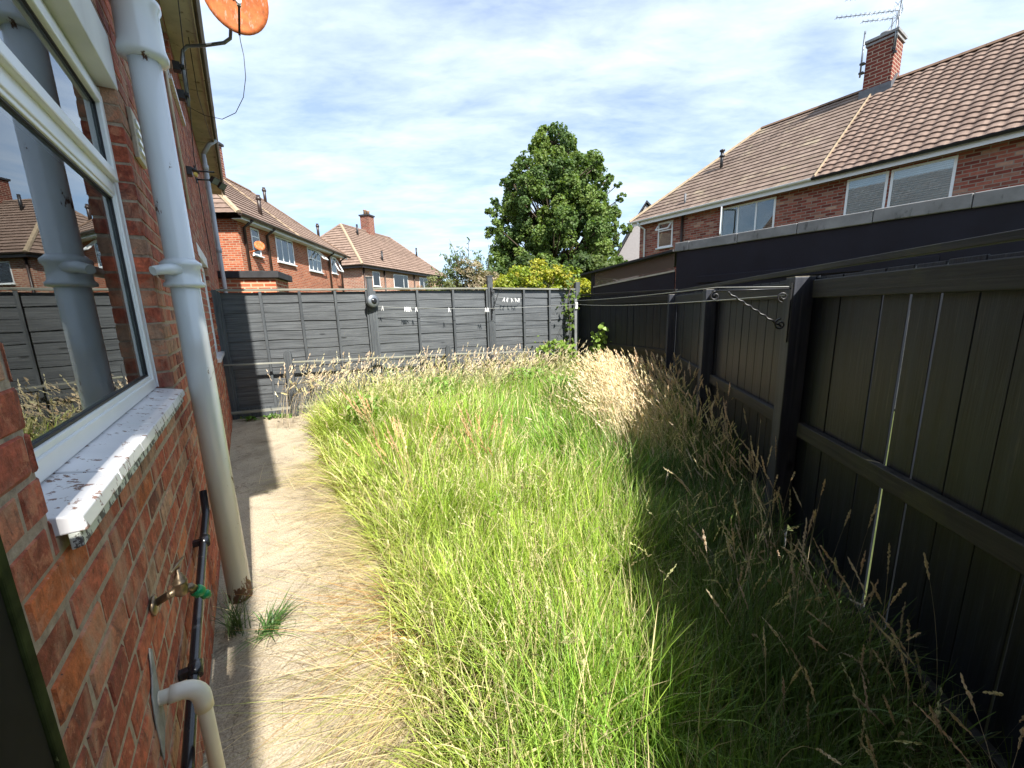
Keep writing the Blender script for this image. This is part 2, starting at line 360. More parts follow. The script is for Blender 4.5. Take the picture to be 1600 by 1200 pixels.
M['fence_black'] = wood_mat('black_fence_stain', (.0022, .0034, .0072), (.010, .0135, .024), .48, 'z', .4, bleach=(.070, .066, .064))
M['fence_black_rail'] = wood_mat('black_rail_stain', (.013, .013, .013), (.032, .030, .027), .6, 'u', .3, moss=(.05, .052, .02), bleach=(.08, .075, .065))
M['post_navy'] = wood_mat('blue_black_post_paint', (.026, .030, .042), (.050, .055, .070), .55, 'z', .3, bleach=(.14, .13, .12))
M['post_top'] = wood_mat('bare_post_end', (.25, .23, .2), (.45, .42, .36), .8, 'z', .2)
M['navy'] = simple('navy_black_wall_paint', (.012, .013, .022), .45, .4, var=.25, scale=3)
M['coping'] = simple('grey_coping_stone', (.25, .25, .25), .85, .2, var=.22, scale=4, dirt=((.12, .12, .12), .58))
M['felt'] = simple('dark_roof_felt', (.045, .045, .048), .9, .2)
M['poly'] = None
M['room'] = simple('dim_room_plaster', (.34, .33, .31), .9, .1)
M['dark_room'] = simple('dark_room_plaster', (.07, .07, .07), .9, .1)
n = NT('net_curtain'); n.base((.88, .9, .9), .9, .1); n.b.inputs['Alpha'].default_value = .8; M['net'] = n.m
M['curtain'] = simple('pale_curtain_cloth', (.62, .64, .66), .9, .1, var=.1)
M['blind_dark'] = simple('blind_slat_gap', (.45, .52, .55), .6, .2, var=.05)
M['blind'] = simple('pale_slatted_blind', (.78, .86, .9), .6, .2, var=.05)
M['lead'] = simple('lead_flashing', (.12, .125, .135), .55, .4)
M['mortar_line'] = simple('pale_verge_mortar', (.36, .28, .19), .9, .1, var=.2, scale=8)
M['clay'] = simple('ridge_tile', (.2, .13, .09), .85, .2, var=.25)
M['clay_pot'] = simple('chimney_pot_clay', (.32, .2, .13), .85, .2)
M['navy_gutter'] = simple('black_gutter_plastic', (.012, .014, .02), .3, .5)
M['brown_pipe'] = simple('brown_rain_pipe', (.035, .022, .018), .4, .5)
M['peg'] = simple('white_plastic_peg', (.8, .8, .8), .4, .4, var=.03)
M['line'] = simple('washing_line_cord', (.30, .31, .29), .6, .3, var=.05)
M['render_grey'] = simple('grey_pebble_dash', (.30, .28, .28), .95, .1, var=.35, scale=40, bump=.5)
M['bark'] = simple('tree_bark', (.09, .07, .05), .95, .1, var=.4, scale=12)
M['leaf'] = leaf_mat('tree_leaf', .55, .38); M['hedge'] = leaf_mat('golden_privet_leaf', .45, .4)
M['grass'] = leaf_mat('grass_blade', .42, .38, (1.15, 1.2, .55)); M['straw'] = leaf_mat('dry_straw', .6, .32, (1.1, 1.0, .8))
M['board_black'] = simple('black_speckled_board', (.005, .005, .006), .8, .12, var=.3, scale=20, dirt=((.2, .2, .2), .74))
M['moss'] = simple('green_algae_on_board', (.028, .034, .010), .95, .05, var=.5, scale=25, dirt=((.2, .2, .08), .66))
BR_OR = [(.27, .06, .03), (.40, .10, .045), (.47, .14, .065), (.34, .08, .038), (.50, .2, .115)]
BR_RD = [(.15, .04, .03), (.26, .07, .05), (.36, .13, .09), (.17, .04, .03), (.46, .28, .2)]
BR_PK = [(.24, .085, .05), (.35, .13, .08), (.42, .19, .12), (.3, .1, .07), (.46, .26, .17)]
M['brick_orange'] = brick_mat('orange_red_brick', BR_OR, (.46, .34, .24)); M['brick_orange_big'] = brick_mat('orange_brick_near', BR_OR, (.6, .42, .27), 1.15, .013)
M['brick_red'] = brick_mat('mottled_red_brick', BR_RD, (.33, .26, .21), 1.15, .010); M['brick_pink'] = brick_mat('pinkish_far_brick', BR_PK, (.5, .42, .33), 1.3, .014)
M['brick_chimney'] = brick_mat('chimney_brick', [(.12, .032, .024), (.20, .05, .035), (.155, .042, .03)], (.42, .32, .24), 1.4, .010)
M['tile_brown'] = tile_mat('brown_concrete_tile', (.175, .122, .096), (.235, .170, .135)); M['tile_left'] = tile_mat('weathered_brown_tile', (.17, .125, .098), (.23, .172, .138), amt=.54)
M['tile_orange'] = tile_mat('light_brown_tile', (.215, .15, .115), (.28, .20, .155), (.34, .27, .17), .6)
n = NT('concrete_path'); v = n.coord('Object'); f = n.noise(v, 110, 6, .75); g = n.noise(v, 1.7, 8, .66, .4)
c = n.ramp(f, [(.27, (.14, .115, .08)), (.45, (.40, .345, .26)), (.60, (.54, .475, .37)), (.78, (.78, .71, .59))]); c = n.mix(.9, c, n.ramp(g, [(.3, (.48, .44, .40)), (.48, (.9, .88, .85)), (.7, (1.2, 1.16, 1.1))]), 'MULTIPLY')
c = n.mix(n.ramp(n.noise(v, 6, 8, .72), [(.57, (0, 0, 0)), (.68, (.6, .6, .6))]), c, (.17, .13, .07)); c = n.mix(n.ramp(n.noise(v, 24, 6, .7), [(.66, (0, 0, 0)), (.70, (.8, .8, .8))]), c, (.10, .075, .045))
cw = n.noise(v, 1.1, 5, .6, .2); cl_ = n.math('ABSOLUTE', n.math('SUBTRACT', cw, .5)); c = n.mix(n.ramp(cl_, [(.0, (.55, .55, .55)), (.0028, (0, 0, 0))]), c, (.07, .055, .04))
n.base(c, .95, .12); n.bump(n.math('ADD', f, n.math('MULTIPLY', n.noise(v, 35, 4), .6)), .9, .007); M['path'] = n.m
n = NT('dry_soil_thatch'); v = n.coord('Object'); c = n.ramp(n.noise(v, 45, 8, .7), [(.3, (.035, .028, .014)), (.6, (.10, .08, .035)), (.8, (.2, .16, .08))]); n.base(c, 1, .05); n.bump(n.noise(v, 60, 6), 1, .02); M['soil'] = n.m
n = NT('rough_ground'); v = n.coord('Object'); c = n.ramp(n.noise(v, 2, 8, .7), [(.3, (.04, .06, .02)), (.6, (.09, .1, .04)), (.8, (.16, .14, .09))]); n.base(c, 1, .05); M['ground'] = n.m
n = NT('corrugated_clear_plastic'); n.base((.17, .125, .10), .25, .5); n.b.inputs['Transmission Weight'].default_value = .0; n.b.inputs['Alpha'].default_value = .6; M['poly'] = n.m

# ------------------------------------------------------------------ setting: ground, path, planted bed
g = MB(); g.poly([(-900, -900, -.03), (900, -900, -.03), (900, 900, -.03), (-900, 900, -.03)]); tag(g.build('ground', M['ground']), kind='structure')
EDGE = [(-2.95, 6.05), (-2.75, 5.2), (-2.22, 4.3), (-1.60, 3.25), (-1.11, 2.6), (-.78, 2.05), (-.57, 1.6), (-.35, 1.1), (-.12, .5), (0, -2)]
def bfp(s, off=0, z=0): return BF(s, -6.828+off, z)
A = W(-4, -.32); Bc = W(7.2, -.32)
g = MB(); pp = [W(-3, -.33, 0), W(7.6, -.33, 0), bfp(3.7, .02), RF(6.1, 1.3), RF(-3, 1.3)]
g.poly([(p.x, p.y, -.004) for p in pp]); tag(g.build('path', M['path']), kind='structure')
lawn = [Vector((x, y, .0)) for x, y in EDGE] + [RF(-2, 1.22), RF(6.05, 1.22), bfp(3.55, .05), bfp(-.7, .05)]
g = MB(); g.prism([(p.x, p.y, 0) for p in lawn], (0, 0, .018)); tag(g.build('soil', M['soil']), kind='structure')

# ------------------------------------------------------------------ our own brick house (left)
CW = -.31
house = thing('brick_house', 'weathered red brick house wall close on the left with white window over flaking sill', 'house', W(2, -2, 0))
openings = [(.945, 2.43, 1.155, 2.66), (5.9, 7.1, 1.0, 2.35), (5.7, 6.9, 3.95, 4.95)]
def hand_bricks(F, s0, s1, z0, z1, holes, c, th=.09):
    base = np.array([[x, y, z] for z in (0, 1) for x, y in ((0, 0), (1, 0), (1, 1), (0, 1))], float)
    V = []; Fc = []; C = []; nrow = int(round((z1-z0)/.075)); k = 0
    pal = [((.31, .075, .042), 30), ((.37, .095, .05), 28), ((.25, .060, .038), 18), ((.40, .15, .085), 9), ((.38, .22, .14), 7), ((.18, .05, .036), 4), ((.48, .13, .045), 4)]
    pc = [p for p, w in pal]; pw = np.array([w for p, w in pal], float); pw /= pw.sum()
    for r in range(nrow):
        za = z0+r*.075; hdr = (r % 6 == 4); L = .125 if hdr else .25; off = (0 if r % 2 else .125) + (.0625 if hdr else 0)
        x = s0-off-.12
        while x < s1:
            a, b = max(x, s0), min(x+L, s1); x += L
            if b-a < .012: continue
            segs = [(a, b)]
            for h in holes:
                if za+.0375 > h[2] and za+.0375 < h[3]:
                    ns = []
                    for p, q in segs:
                        if q <= h[0] or p >= h[1]: ns.append((p, q))
                        else:
                            if p < h[0]: ns.append((p, h[0]))
                            if q > h[1]: ns.append((h[1], q))
                    segs = ns
            for p, q in segs:
                if q-p < .014: continue
                j = random.uniform
                p1 = p+.005+j(0, .002) if p > a-1e-6 and not any(abs(p-h[1]) < 1e-6 for h in holes) else p
                q1 = q-.005-j(0, .002) if not any(abs(q-h[0]) < 1e-6 for h in holes) else q
                zb, zt = za+.005+j(-.001, .002), za+.075-.005-j(-.001, .002); cc = c+j(-.0018, .0022)
                e = j(.003, .006); tilt = j(-.002, .002)
                pts = []
                for cx, ins in ((c-th, 0), (cc-e, 0), (cc, e)):
                    for (u, w_) in ((p1+ins, zb+ins), (q1-ins, zb+ins), (q1-ins, zt-ins), (p1+ins, zt-ins)):
                        jj = .003 if cx > c-th else 0
                        pts.append(F(u+j(-jj, jj), cx, w_+j(-jj, jj)+tilt*(1 if u > p else -1)))
                o = len(V); V += pts
                for lv in (0, 4):
                    for m_ in range(4): Fc.append((o+lv+m_, o+lv+(m_+1) % 4, o+lv+4+(m_+1) % 4, o+lv+4+m_))
                Fc.append((o+8, o+9, o+10, o+11))
                cl = np.array(pc[rng.choice(len(pc), p=pw)])*rng.uniform(.75, 1.2); C += [cl]*12
    return V, Fc, C
V, Fc, C = hand_bricks(W, .3, 15.0, 0, 5.025, openings, CW)
wall = big_mesh('wall', [tuple(v) for v in V], Fc, M['brick_real'], np.array(C), house, origin=house.location)
mb = MB()                                            # mortar bed behind the brick faces, pieced round the openings
zs = sorted({0, 5.04, *[h[2] for h in openings], *[h[3] for h in openings]})
for z0_, z1_ in zip(zs, zs[1:]):
    cur = .3; hs = sorted([h for h in openings if h[2] <= z0_ and h[3] >= z1_])
    for h in hs: mb.box(W, cur, h[0]-.004, -.6, CW-.0025, z0_, z1_); cur = h[1]+.004
    mb.box(W, cur, 15.0, -.6, CW-.0025, z0_, z1_)
sub(mb, 'mortar_bed', M['mortar'], wall, house)
mb = MB(); mb.box(W, -4.6, .3, -.6, CW-.002, 0, 5.04); mb.box(W, 14.95, 15.0, -8, -.6, 0, 5.0); mb.box(W, -4.6, -4.55, -8, -.6, 0, 5.0); mb.box(W, -4.55, 14.95, -8, -7.95, 0, 5.0)
mb.build('end_wall', M['brick_red'], house)
def frame_rect(mb, F, s0, s1, z0, z1, c0, c1, w, wb=None):   # a rectangular frame of four mitre-less members
    wb = wb or w
    mb.box(F, s0, s0+w, c0, c1, z0, z1); mb.box(F, s1-w, s1, c0, c1, z0, z1)
    mb.box(F, s0+w, s1-w, c0, c1, z0, z0+wb); mb.box(F, s0+w, s1-w, c0, c1, z1-w, z1)
# main window
m = MB(); frame_rect(m, W, .95, 2.425, 1.21, 2.455, -.43, -.366, .055, .045); m.box(W, 1.005, 2.37, -.428, -.368, 2.03, 2.085)
win = m.build('window', M['upvc'], house, .004)
m = MB(); frame_rect(m, W, 1.0, 2.375, 2.08, 2.405, -.425, -.350, .042, .042); sub(m, 'fanlight_sash', M['upvc'], win, house, .006)
m = MB(); frame_rect(m, W, 1.003, 2.372, 1.253, 2.034, -.42, -.373, .018); sub(m, 'glazing_bead', M['upvc'], win, house, .003)
m = MB(); frame_rect(m, W, 1.02, 2.356, 1.27, 2.017, -.388, -.3795, .007); frame_rect(m, W, 1.041, 2.334, 2.121, 2.364, -.375, -.3675, .006); sub(m, 'gasket', M['gasket'], win, house)
m = MB(); m.box(W, 1.02, 2.356, -.393, -.388, 1.27, 2.017); sub(m, 'pane', M['glass'], win, house)
m = MB(); m.box(W, 1.04, 2.335, -.380, -.375, 2.12, 2.365); sub(m, 'pane', M['glass'], win, house)
m = MB()
for i, (a, b) in enumerate([(.955, 1.2), (1.203, 1.44), (1.443, 1.68), (1.683, 1.92), (1.923, 2.17), (2.173, 2.424)]):   # quarry tiles of the sill, each a hair off the next
    dz = random.uniform(-.002, .002)
    m.prism([W(a, -.385, 1.208+dz), W(a, -.277, 1.186+dz), W(a, -.273, 1.158+dz), W(a, -.385, 1.158+dz)], W.d*(b-a))
sill = m.build('window_sill', M['sill'], house, .003)
m = MB(); m.prism([W(.957, -.300, 1.157), W(.957, -.285, 1.157), W(.957, -.283, 1.128), W(.957, -.300, 1.124)], W.d*1.466); sub(m, 'sill_lip', M['sill_edge'], sill, house, .002)
m = MB(); m.box(W, .80, 2.452, -.6, CW+.004, 2.462, 2.67); m.build('lintel', M['lintel'], house, .006)
m = MB()                                             # reveal stones under the lintel and jamb returns are the brick ends; soft mastic line
m.box(W, 2.4255, 2.4295, -.40, -.362, 1.21, 2.455); m.build('mastic_seal', M['lintel'], house)
m = MB(); m.box(W, .9455, .9495, -.40, -.362, 1.21, 2.455); m.build('mastic_seal', M['lintel'], house)
# room behind the window
m = MB()
for a in ((-.5, 4.2, -3.6, -3.55, .0, 2.6), (-.5, -.45, -3.55, -.62, 0, 2.6), (4.15, 4.2, -3.55, -.62, 0, 2.6), (-.45, 4.15, -3.55, -.62, 2.55, 2.6), (-.45, 4.15, -3.55, -.62, 0, .05)): m.box(W, *a)
m.build('room_wall', M['room'], house)
vs = []; nn = 120
m = MB()
for k in range(nn):
    s_ = .96+.62*k/nn; c_ = -.50+.02*math.sin(k*.8)+.01*math.sin(k*1.9); vs.append((s_, c_))
for (a, b), (c_, d_) in zip(vs, vs[1:]): m.add([W(a, b, 1.1), W(c_, d_, 1.1), W(c_, d_, 2.5), W(a, b, 2.5)], [(0, 1, 2, 3)], True)
tag(m.build('curtain', M['curtain']), 'pale curtain drawn to the side behind the near end of the window', 'curtain')
m = MB(); vs = [(.98+1.4*k/150, -.47+.010*math.sin(k*.9)+.006*math.sin(k*2.3)) for k in range(151)]
for (a, b), (c_, d_) in zip(vs, vs[1:]): m.add([W(a, b, 1.1), W(c_, d_, 1.1), W(c_, d_, 2.5), W(a, b, 2.5)], [(0, 1, 2, 3)], True)
tag(m.build('net_curtain', M['net']), 'thin white net curtain hanging across the inside of the window', 'curtain')
# other windows of the same wall, seen edge-on
for (a, b, z0_, z1_) in ((5.9, 7.1, 1.0, 2.2), (5.7, 6.9, 3.95, 4.95)):
    m = MB(); frame_rect(m, W, a+.01, b-.01, z0_+.03, z1_-.01, -.42, -.35, .06); m.box(W, (a+b)/2-.03, (a+b)/2+.03, -.418, -.352, z0_+.09, z1_-.07)
    w2 = m.build('window', M['upvc'], house, .004)
    m = MB(); m.box(W, a+.07, b-.07, -.40, -.394, z0_+.09, z1_-.07); sub(m, 'pane', M['glass'], w2, house)
    m = MB(); m.box(W, a-.02, b+.02, -.40, -.275, z0_-.02, z0_+.03); sub(m, 'sill', M['sill'], w2, house, .004)
m = MB(); m.box(W, 5.75, 7.25, -.5, CW+.004, 2.205, 2.345); m.build('lintel', M['lintel'], house, .006)
# eaves
m = MB(); m.box(W, -1.0, 15.0, CW, -.02, 5.04, 5.06); m.box(W, -4.6, -3.0, CW, -.165, 5.04, 5.06); m.box(W, -2.2, -1.0, CW, -.165, 5.04, 5.06); m.box(W, -3.0, -2.2, -.268, -.165, 5.04, 5.06)  # unseen boards behind camera added, gapped to shape sun on sill and path
for s_ in (1.6, 3.9, 6.2, 8.5, 10.8, 13.1): m.box(W, s_, s_+.03, CW, -.021, 5.03, 5.045)
m.build('soffit', M['soffit'], house)
m = MB(); m.box(W, -1.0, 15.0, -.018, -.002, 5.0, 5.2); m.build('fascia', M['soffit'], house)
m = MB(); pr = [(-.0, 5.14), (.005, 5.085), (.035, 5.055), (.065, 5.085), (.07, 5.145), (.064, 5.145), (.059, 5.09), (.035, 5.065), (.01, 5.09), (.005, 5.14)]
m.prism([W(-1.0, c_, z_) for c_, z_ in pr], W.d*16.1)
for s_ in np.arange(-.8, 15, 1.0): m.prism([W(s_, c_*1.0+(.003 if c_ > .05 else 0), z_-.004) for c_, z_ in pr[:5]]+[W(s_, .035, 5.07)], W.d*.04)
m.build('gutter', M['gutter_brown'], house)
def roofsheet(F, s0, s1, c0, z0_, c1, z1_, hip0=0, hip1=0, roll=.3, amp=.014, gauge=.3, step=.022, flip=1):
    """pantile sheet from the eave line (c0,z0) up to (c1,z1); hips cut in at each end by hip metres at the top"""
    L = math.hypot(c1-c0, z1_-z0_); nc = max(1, round(L/gauge)); gs = L/nc; nu = int((s1-s0)/(roll/8)); nrm = Vector((0, 0, 1))
    up = (F.n*(c1-c0)+Vector((0, 0, z1_-z0_)))/L; nor = F.d.cross(up); nor = nor if nor.z > 0 else -nor
    rows = []
    for k in range(nc): rows += [(k*gs-(.0 if k else .0), step), ((k+1)*gs-.002, 0)]
    V = []; UV = []; us = np.linspace(s0, s1, nu+1); P0 = F(0, c0, z0_)
    for (v_, h_) in rows:
        lo, hi = s0+hip0*v_/L, s1-hip1*v_/L
        for u in us:
            uu = min(max(u, lo), hi); ph = (uu/roll) % 1; w_ = amp*(math.sin(2*PI*ph)*.6+math.cos(4*PI*ph)*.15)
            V.append(P0+F.d*uu+up*v_+nor*(h_+w_)); UV.append((uu, v_+.001 if h_ == 0 else v_+.01))
    n_ = nu+1; Fc = []
    for r in range(len(rows)-1):
        for i in range(nu): Fc.append((r*n_+i, r*n_+i+1, (r+1)*n_+i+1, (r+1)*n_+i))
    return np.array([tuple(v) for v in V]), np.array(Fc), np.array(UV)
def roof_part(name, mt, root, sheets):
    Vs, Fs, Us = [], [], []; o = 0
    for v_, f_, u_ in sheets: Vs.append(v_); Fs.append(f_+o); Us.append(u_); o += len(v_)
    return big_mesh(name, np.vstack(Vs), np.vstack(Fs), mt, None, root, np.vstack(Us), origin=root.location)
roof_part('roof', M['tile_brown'], house, [roofsheet(W, -1.0, 15.1, .03, 5.16, -4.3, 8.6), roofsheet(W, -4.7, -1.0, -.36, 5.1, -4.3, 8.5), roofsheet(W, -4.7, 15.1, -8.4, 5.16, -4.3, 8.6)])  # second sheet, unseen, set back to let sun through the soffit gap
# big grey soil pipe
def pipe_z(mb, F, s_, c_, r, z0_, z1_, n=24): mb.tube([F(s_, c_, z0_), F(s_, c_, z1_)], r, n)
PS, PC, PR = 2.45, -.203, .056
m = MB(); pipe_z(m, W, PS, PC, PR, .0, 2.62, 32); pipe_z(m, W, PS, PC, PR, 2.62, 5.6, 32)
big = m.build('soil_pipe', M['pipe'], house)
def collar(z_):
    m = MB(); m.lathe(W(PS, PC, z_), (0, 0, 1), [(-.085, PR+.002), (-.08, PR+.022), (-.068, PR+.024), (-.055, PR+.013), (.0, PR+.012), (.012, PR+.022), (.026, PR+.023), (.036, PR+.012), (.046, PR+.002)], 32)
    m.tube([W(PS-.12, PC-.09, z_-.02), W(PS-.085, PC-.05, z_-.008), W(PS-.05, PC-.01, z_-.005)], [.02, .024, .03], 10); m.tube([W(PS+.12, PC-.09, z_-.02), W(PS+.085, PC-.05, z_-.008), W(PS+.05, PC-.01, z_-.005)], [.02, .024, .03], 10)
    return m
sub(collar(1.745), 'pipe_collar', M['pipe'], big, house)
m = MB(); m.lathe(W(PS, PC, 2.66), (0, 0, 1), [(-.06, PR+.002), (-.05, PR+.028), (-.03, PR+.030), (.0, PR+.022), (.13, PR+.02), (.15, PR+.03), (.17, PR+.03), (.19, PR+.004)], 32)
m.tube([W(PS, PC, 2.86), W(PS-.08, PC-.03, 2.93), W(PS-.14, PC-.12, 2.96)], .056, 20); sub(m, 'pipe_branch', M['pipe'], big, house)
# far grey rain pipe
m = MB(); pipe_z(m, W, 10.6, -.215, .04, 0, 4.75, 16); m.tube([W(10.6, -.215, 4.75), W(10.6, -.1, 4.95), W(10.6, .03, 5.06)], .04, 14)
for z_ in (1.2, 2.9, 4.5): m.lathe(W(10.6, -.215, z_), (0, 0, 1), [(-.05, .041), (-.045, .052), (.045, .052), (.05, .041)], 16)
m.build('drain_pipe', M['pipe_far'], house)
# cream waste pipe with elbow
WS = 1.235; m = MB(); P0 = W(WS, -.33, .553); pts = [P0, W(WS, -.268, .547)]
cx = W(WS, -.268, .497)
for a in np.linspace(90, 0, 7)[1:]: pts.append(cx + W.n*(.045*math.cos(math.radians(a))) + Vector((0, 0, .050*math.sin(math.radians(a)))))
pts.append(W(WS, -.223, .0)); m.tube(pts, .0175, 20); wp = m.build('waste_pipe', M['waste'], house)
m = MB(); m.tube([W(WS, -.285, .549)]+pts[1:-1]+[W(WS, -.223, .465)], .0215, 20); sub(m, 'pipe_elbow', M['waste'], wp, house)
m = MB()                                             # cement patch round the hole
pt = [W(1.225+a, CW+.0, .54+b) for a, b in ((-.05, -.12), (-.01, -.09), (.03, -.06), (.028, .0), (.035, .06), (.05, .13), (.03, .15), (.005, .09), (-.03, .05), (-.045, -.01))]
m.prism(pt, W.n*.0045); m.build('cement_patch', simple('grey_cement', (.27, .27, .25), .95, .1, scale=30, bump=.6), house, .004)
# black waste pipe running down beside the soil pipe
m = MB(); m.tube([W(2.42, -.275, .66), W(2.35, -.272, .57), W(2.1, -.272, .53), W(1.6, -.272, .44), W(1.2, -.272, .355), W(.6, -.272, .24)], .0155, 14)
bp = m.build('black_waste_pipe', M['black_plastic'], house)
for s_, z_ in ((2.12, .534), (1.47, .414)):
    m = MB(); m.tube([W(s_-.02, -.268, z_-.009), W(s_+.02, -.268, z_+.009)], .021, 14); m.box(W, s_-.012, s_+.012, CW, -.262, z_-.012, z_+.012); sub(m, 'pipe_clip', M['black_plastic'], bp, house)
m = MB(); m.tube([W(11.9, -.29, .1), W(11.9, -.29, 4.9)], .012, 8); m.build('conduit', M['soffit'], house)
m = MB(); m.tube([W(5.3, -.295, 2.6), W(5.3, -.295, 5.0)], .012, 8); m.build('conduit', M['soffit'], house)

# ------------------------------------------------------------------ small things on the house wall
t = thing('outdoor_tap', 'brass outdoor tap with a green hose connector below the window sill', 'tap', W(1.36, CW, .74))
T0 = W(1.36, CW, .74)
def wo_(a, b, c_): return W(1.36+a*1.35, CW+b*.82, .745+c_*1.12)
m = MB(); m.lathe(T0+W.n*.003, W.n, [(0, .027), (.005, .027), (.009, .021), (.011, .012)], 24); m.build('wall_plate', M['brass'], t)
m = MB(); m.tube([wo_(0, .008, 0), wo_(.0, .05, .012), wo_(0, .072, .018)], [.0105, .0105, .012], 18); m.lathe(wo_(0, .052, .012), W.n+Vector((0, 0, .25)), [(0, .0125), (.006, .0125)], 8)
m.lathe(wo_(0, .083, .0), (0, 0, 1), [(0, .010), (.006, .0165), (.022, .0175), (.034, .015), (.036, .017), (.044, .017), (.046, .013), (.054, .013), (.056, .0105), (.066, .009), (.068, .0055), (.082, .005)], 24)
m.tube([wo_(0, .088, .016), wo_(.004, .105, .012), wo_(.008, .117, -.004)], [.012, .0115, .0115], 18); m.build('tap_body', M['brass'], t)
m = MB(); a_ = wo_(-.026, .072, .083); b_ = wo_(.026, .095, .083); m.tube([a_, a_.lerp(b_, .3), a_.lerp(b_, .5), a_.lerp(b_, .7), b_], [.0042, .003, .006, .003, .0042], 10); m.build('tap_handle', M['brass'], t)
m = MB(); ax = Vector(W.n)*.5+Vector((0, 0, -.75))+W.d*.2
m.lathe(wo_(.008, .115, -.002), ax, [(0, .0125), (.004, .0165), (.02, .0165), (.024, .0125), (.03, .0105), (.033, .0128), (.042, .0128), (.046, .009), (.052, .0075)], 20); m.build('hose_connector', M['green_plastic'], t)

t = thing('wall_vent', 'cream square vent plate on the bricks between window and grey soil pipe', 'vent', W(2.66, CW, 2.26))
m = MB(); m.box(W, 2.58, 2.76, CW+.001, CW+.018, 2.25, 2.46); m.build('vent_plate', M['soffit'], t, .004)
m = MB()
for k in range(4): m.box(W, 2.61, 2.73, CW+.018, CW+.026, 2.285+k*.04, 2.302+k*.04)
m.build('louvre', M['upvc'], t)
t = thing('wall_lamp', 'small dark wall lamp with a yellow tube high on the brick wall', 'lamp', W(6.2, CW, 3.15))
m = MB(); m.box(W, 6.14, 6.26, CW, CW+.05, 3.15, 3.24); m.prism([W(6.15, CW+.05, 3.24), W(6.15, CW+.12, 3.2), W(6.15, CW+.12, 3.19), W(6.15, CW+.05, 3.21)], W.d*.1); m.build('housing', M['black_metal'], t, .004)
m = MB(); m.tube([W(6.16, CW+.08, 3.17), W(6.24, CW+.08, 3.17)], .02, 12); m.build('tube', simple('amber_lens', (.7, .55, .12), .3), t)
t = thing('floodlight', 'pair of black floodlights on a bracket by the far grey rain pipe', 'floodlight', W(8, CW, 3.55))
m = MB(); m.tube([W(8, CW, 3.7), W(8, -.06, 3.72)], .012, 8); m.tube([W(8, CW, 3.58), W(8, -.12, 3.6)], .012, 8); m.box(W, 7.94, 8.06, CW, CW+.02, 3.54, 3.76); m.build('bracket', M['black_metal'], t)
for k, (s_, c_, z_) in enumerate(((7.93, -.10, 3.6), (8.1, -.02, 3.58))):
    q = W(s_, c_, z_); ax = (W.n*.6-W.d*.35+Vector((0, 0, -.55))).normalized(); sd = ax.cross(Vector((0, 0, 1))).normalized(); up = sd.cross(ax)
    m = MB(); m.add([q+sd*x*.075+up*y*.055+ax*z for z, w_ in ((0, .7), (.06, 1)) for x, y in ((-w_, -w_), (w_, -w_), (w_, w_), (-w_, w_))], [(0, 1, 2, 3), (7, 6, 5, 4), (0, 4, 5, 1), (1, 5, 6, 2), (2, 6, 7, 3), (3, 7, 4, 0)])
    hd = m.build('lamp_head', M['black_metal'], t, .004)
    m = MB(); m.add([q+sd*x*.065+up*y*.045+ax*z for z in (.0605, .063) for x, y in ((-1, -1), (1, -1), (1, 1), (-1, 1))], [(0, 1, 2, 3), (7, 6, 5, 4), (0, 4, 5, 1), (1, 5, 6, 2), (2, 6, 7, 3), (3, 7, 4, 0)]); sub(m, 'lens', M['galv'], hd, t)
# satellite dish
t = thing('satellite_dish', 'round rusty orange satellite dish on a bent pole standing out past the eaves', 'satellite dish', W(7, CW, 4.25))
m = MB(); m.tube([W(7, -.215, 4.2), W(7, -.21, 4.72), W(6.99, -.185, 4.84), W(6.97, -.13, 4.9), W(6.8, .06, 4.88), W(6.62, .26, 4.88), W(6.56, .33, 4.92), W(6.54, .345, 5.0), W(6.50, .35, 5.25)], .019, 14)
arm = m.build('pole', M['galv'], t)
for z_ in (4.32, 4.64):
    m = MB(); m.box(W, 6.95, 7.05, CW, -.235, z_-.05, z_+.05); m.box(W, 6.93, 7.07, -.235, -.19, z_-.018, z_+.018); sub(m, 'wall_bracket', M['black_metal'], arm, t, .004)
DC = W(6.25, .425, 5.24); ax = (Vector((0, 0, 1.52))-DC).normalized(); ax = (ax+Vector((.12, 0, .28))).normalized()
sd = ax.cross(Vector((0, 0, 1))).normalized(); up = sd.cross(ax).normalized()
m = MB(); n_ = 40; rings = []; vs = []
for side in (0, 1):
    for r_ in (0.02, .3, .6, .85, 1.0):
        for k in range(n_):
            a = 2*PI*k/n_; vs.append(DC + sd*(.34*r_*math.cos(a)) + up*(.37*r_*math.sin(a)) + ax*((r_*r_-1)*.045-side*.006))
fs = []
for side in (0, 1):
    o = side*5*n_
    for i in range(4):
        for k in range(n_): fs.append((o+i*n_+k, o+i*n_+(k+1) % n_, o+(i+1)*n_+(k+1) % n_, o+(i+1)*n_+k))
    fs.append(tuple(o+k for k in range(n_)))
for k in range(n_): fs.append((4*n_+k, 4*n_+(k+1) % n_, 9*n_+(k+1) % n_, 9*n_+k))
m.add(vs, fs, True); m.build('dish', M['rust'], t)
m = MB(); q0 = DC-up*.37+ax*.0; q1 = DC+ax*.26-up*.16; m.bar(q0-ax*.03, q1, .022, .022); m.build('feed_arm', M['black_metal'], t)
m = MB(); m.lathe(q1+up*.035, -ax, [(-.03, .028), (.03, .03), (.035, .02), (.075, .02)], 14); m.box(Frame(-33.8, q1), -.02, .02, -.02, .02, -.01, .04); m.build('receiver', M['upvc'], t)
m = MB(); m.bar(DC-ax*.04, W(6.50, .35, 5.2), .06, .05); m.build('mount', M['galv'], t)
def sag(a, b, d, n=16):
    a, b = Vector(a), Vector(b); return [a.lerp(b, k/n)-Vector((0, 0, d*4*(k/n)*(1-k/n))) for k in range(n+1)]
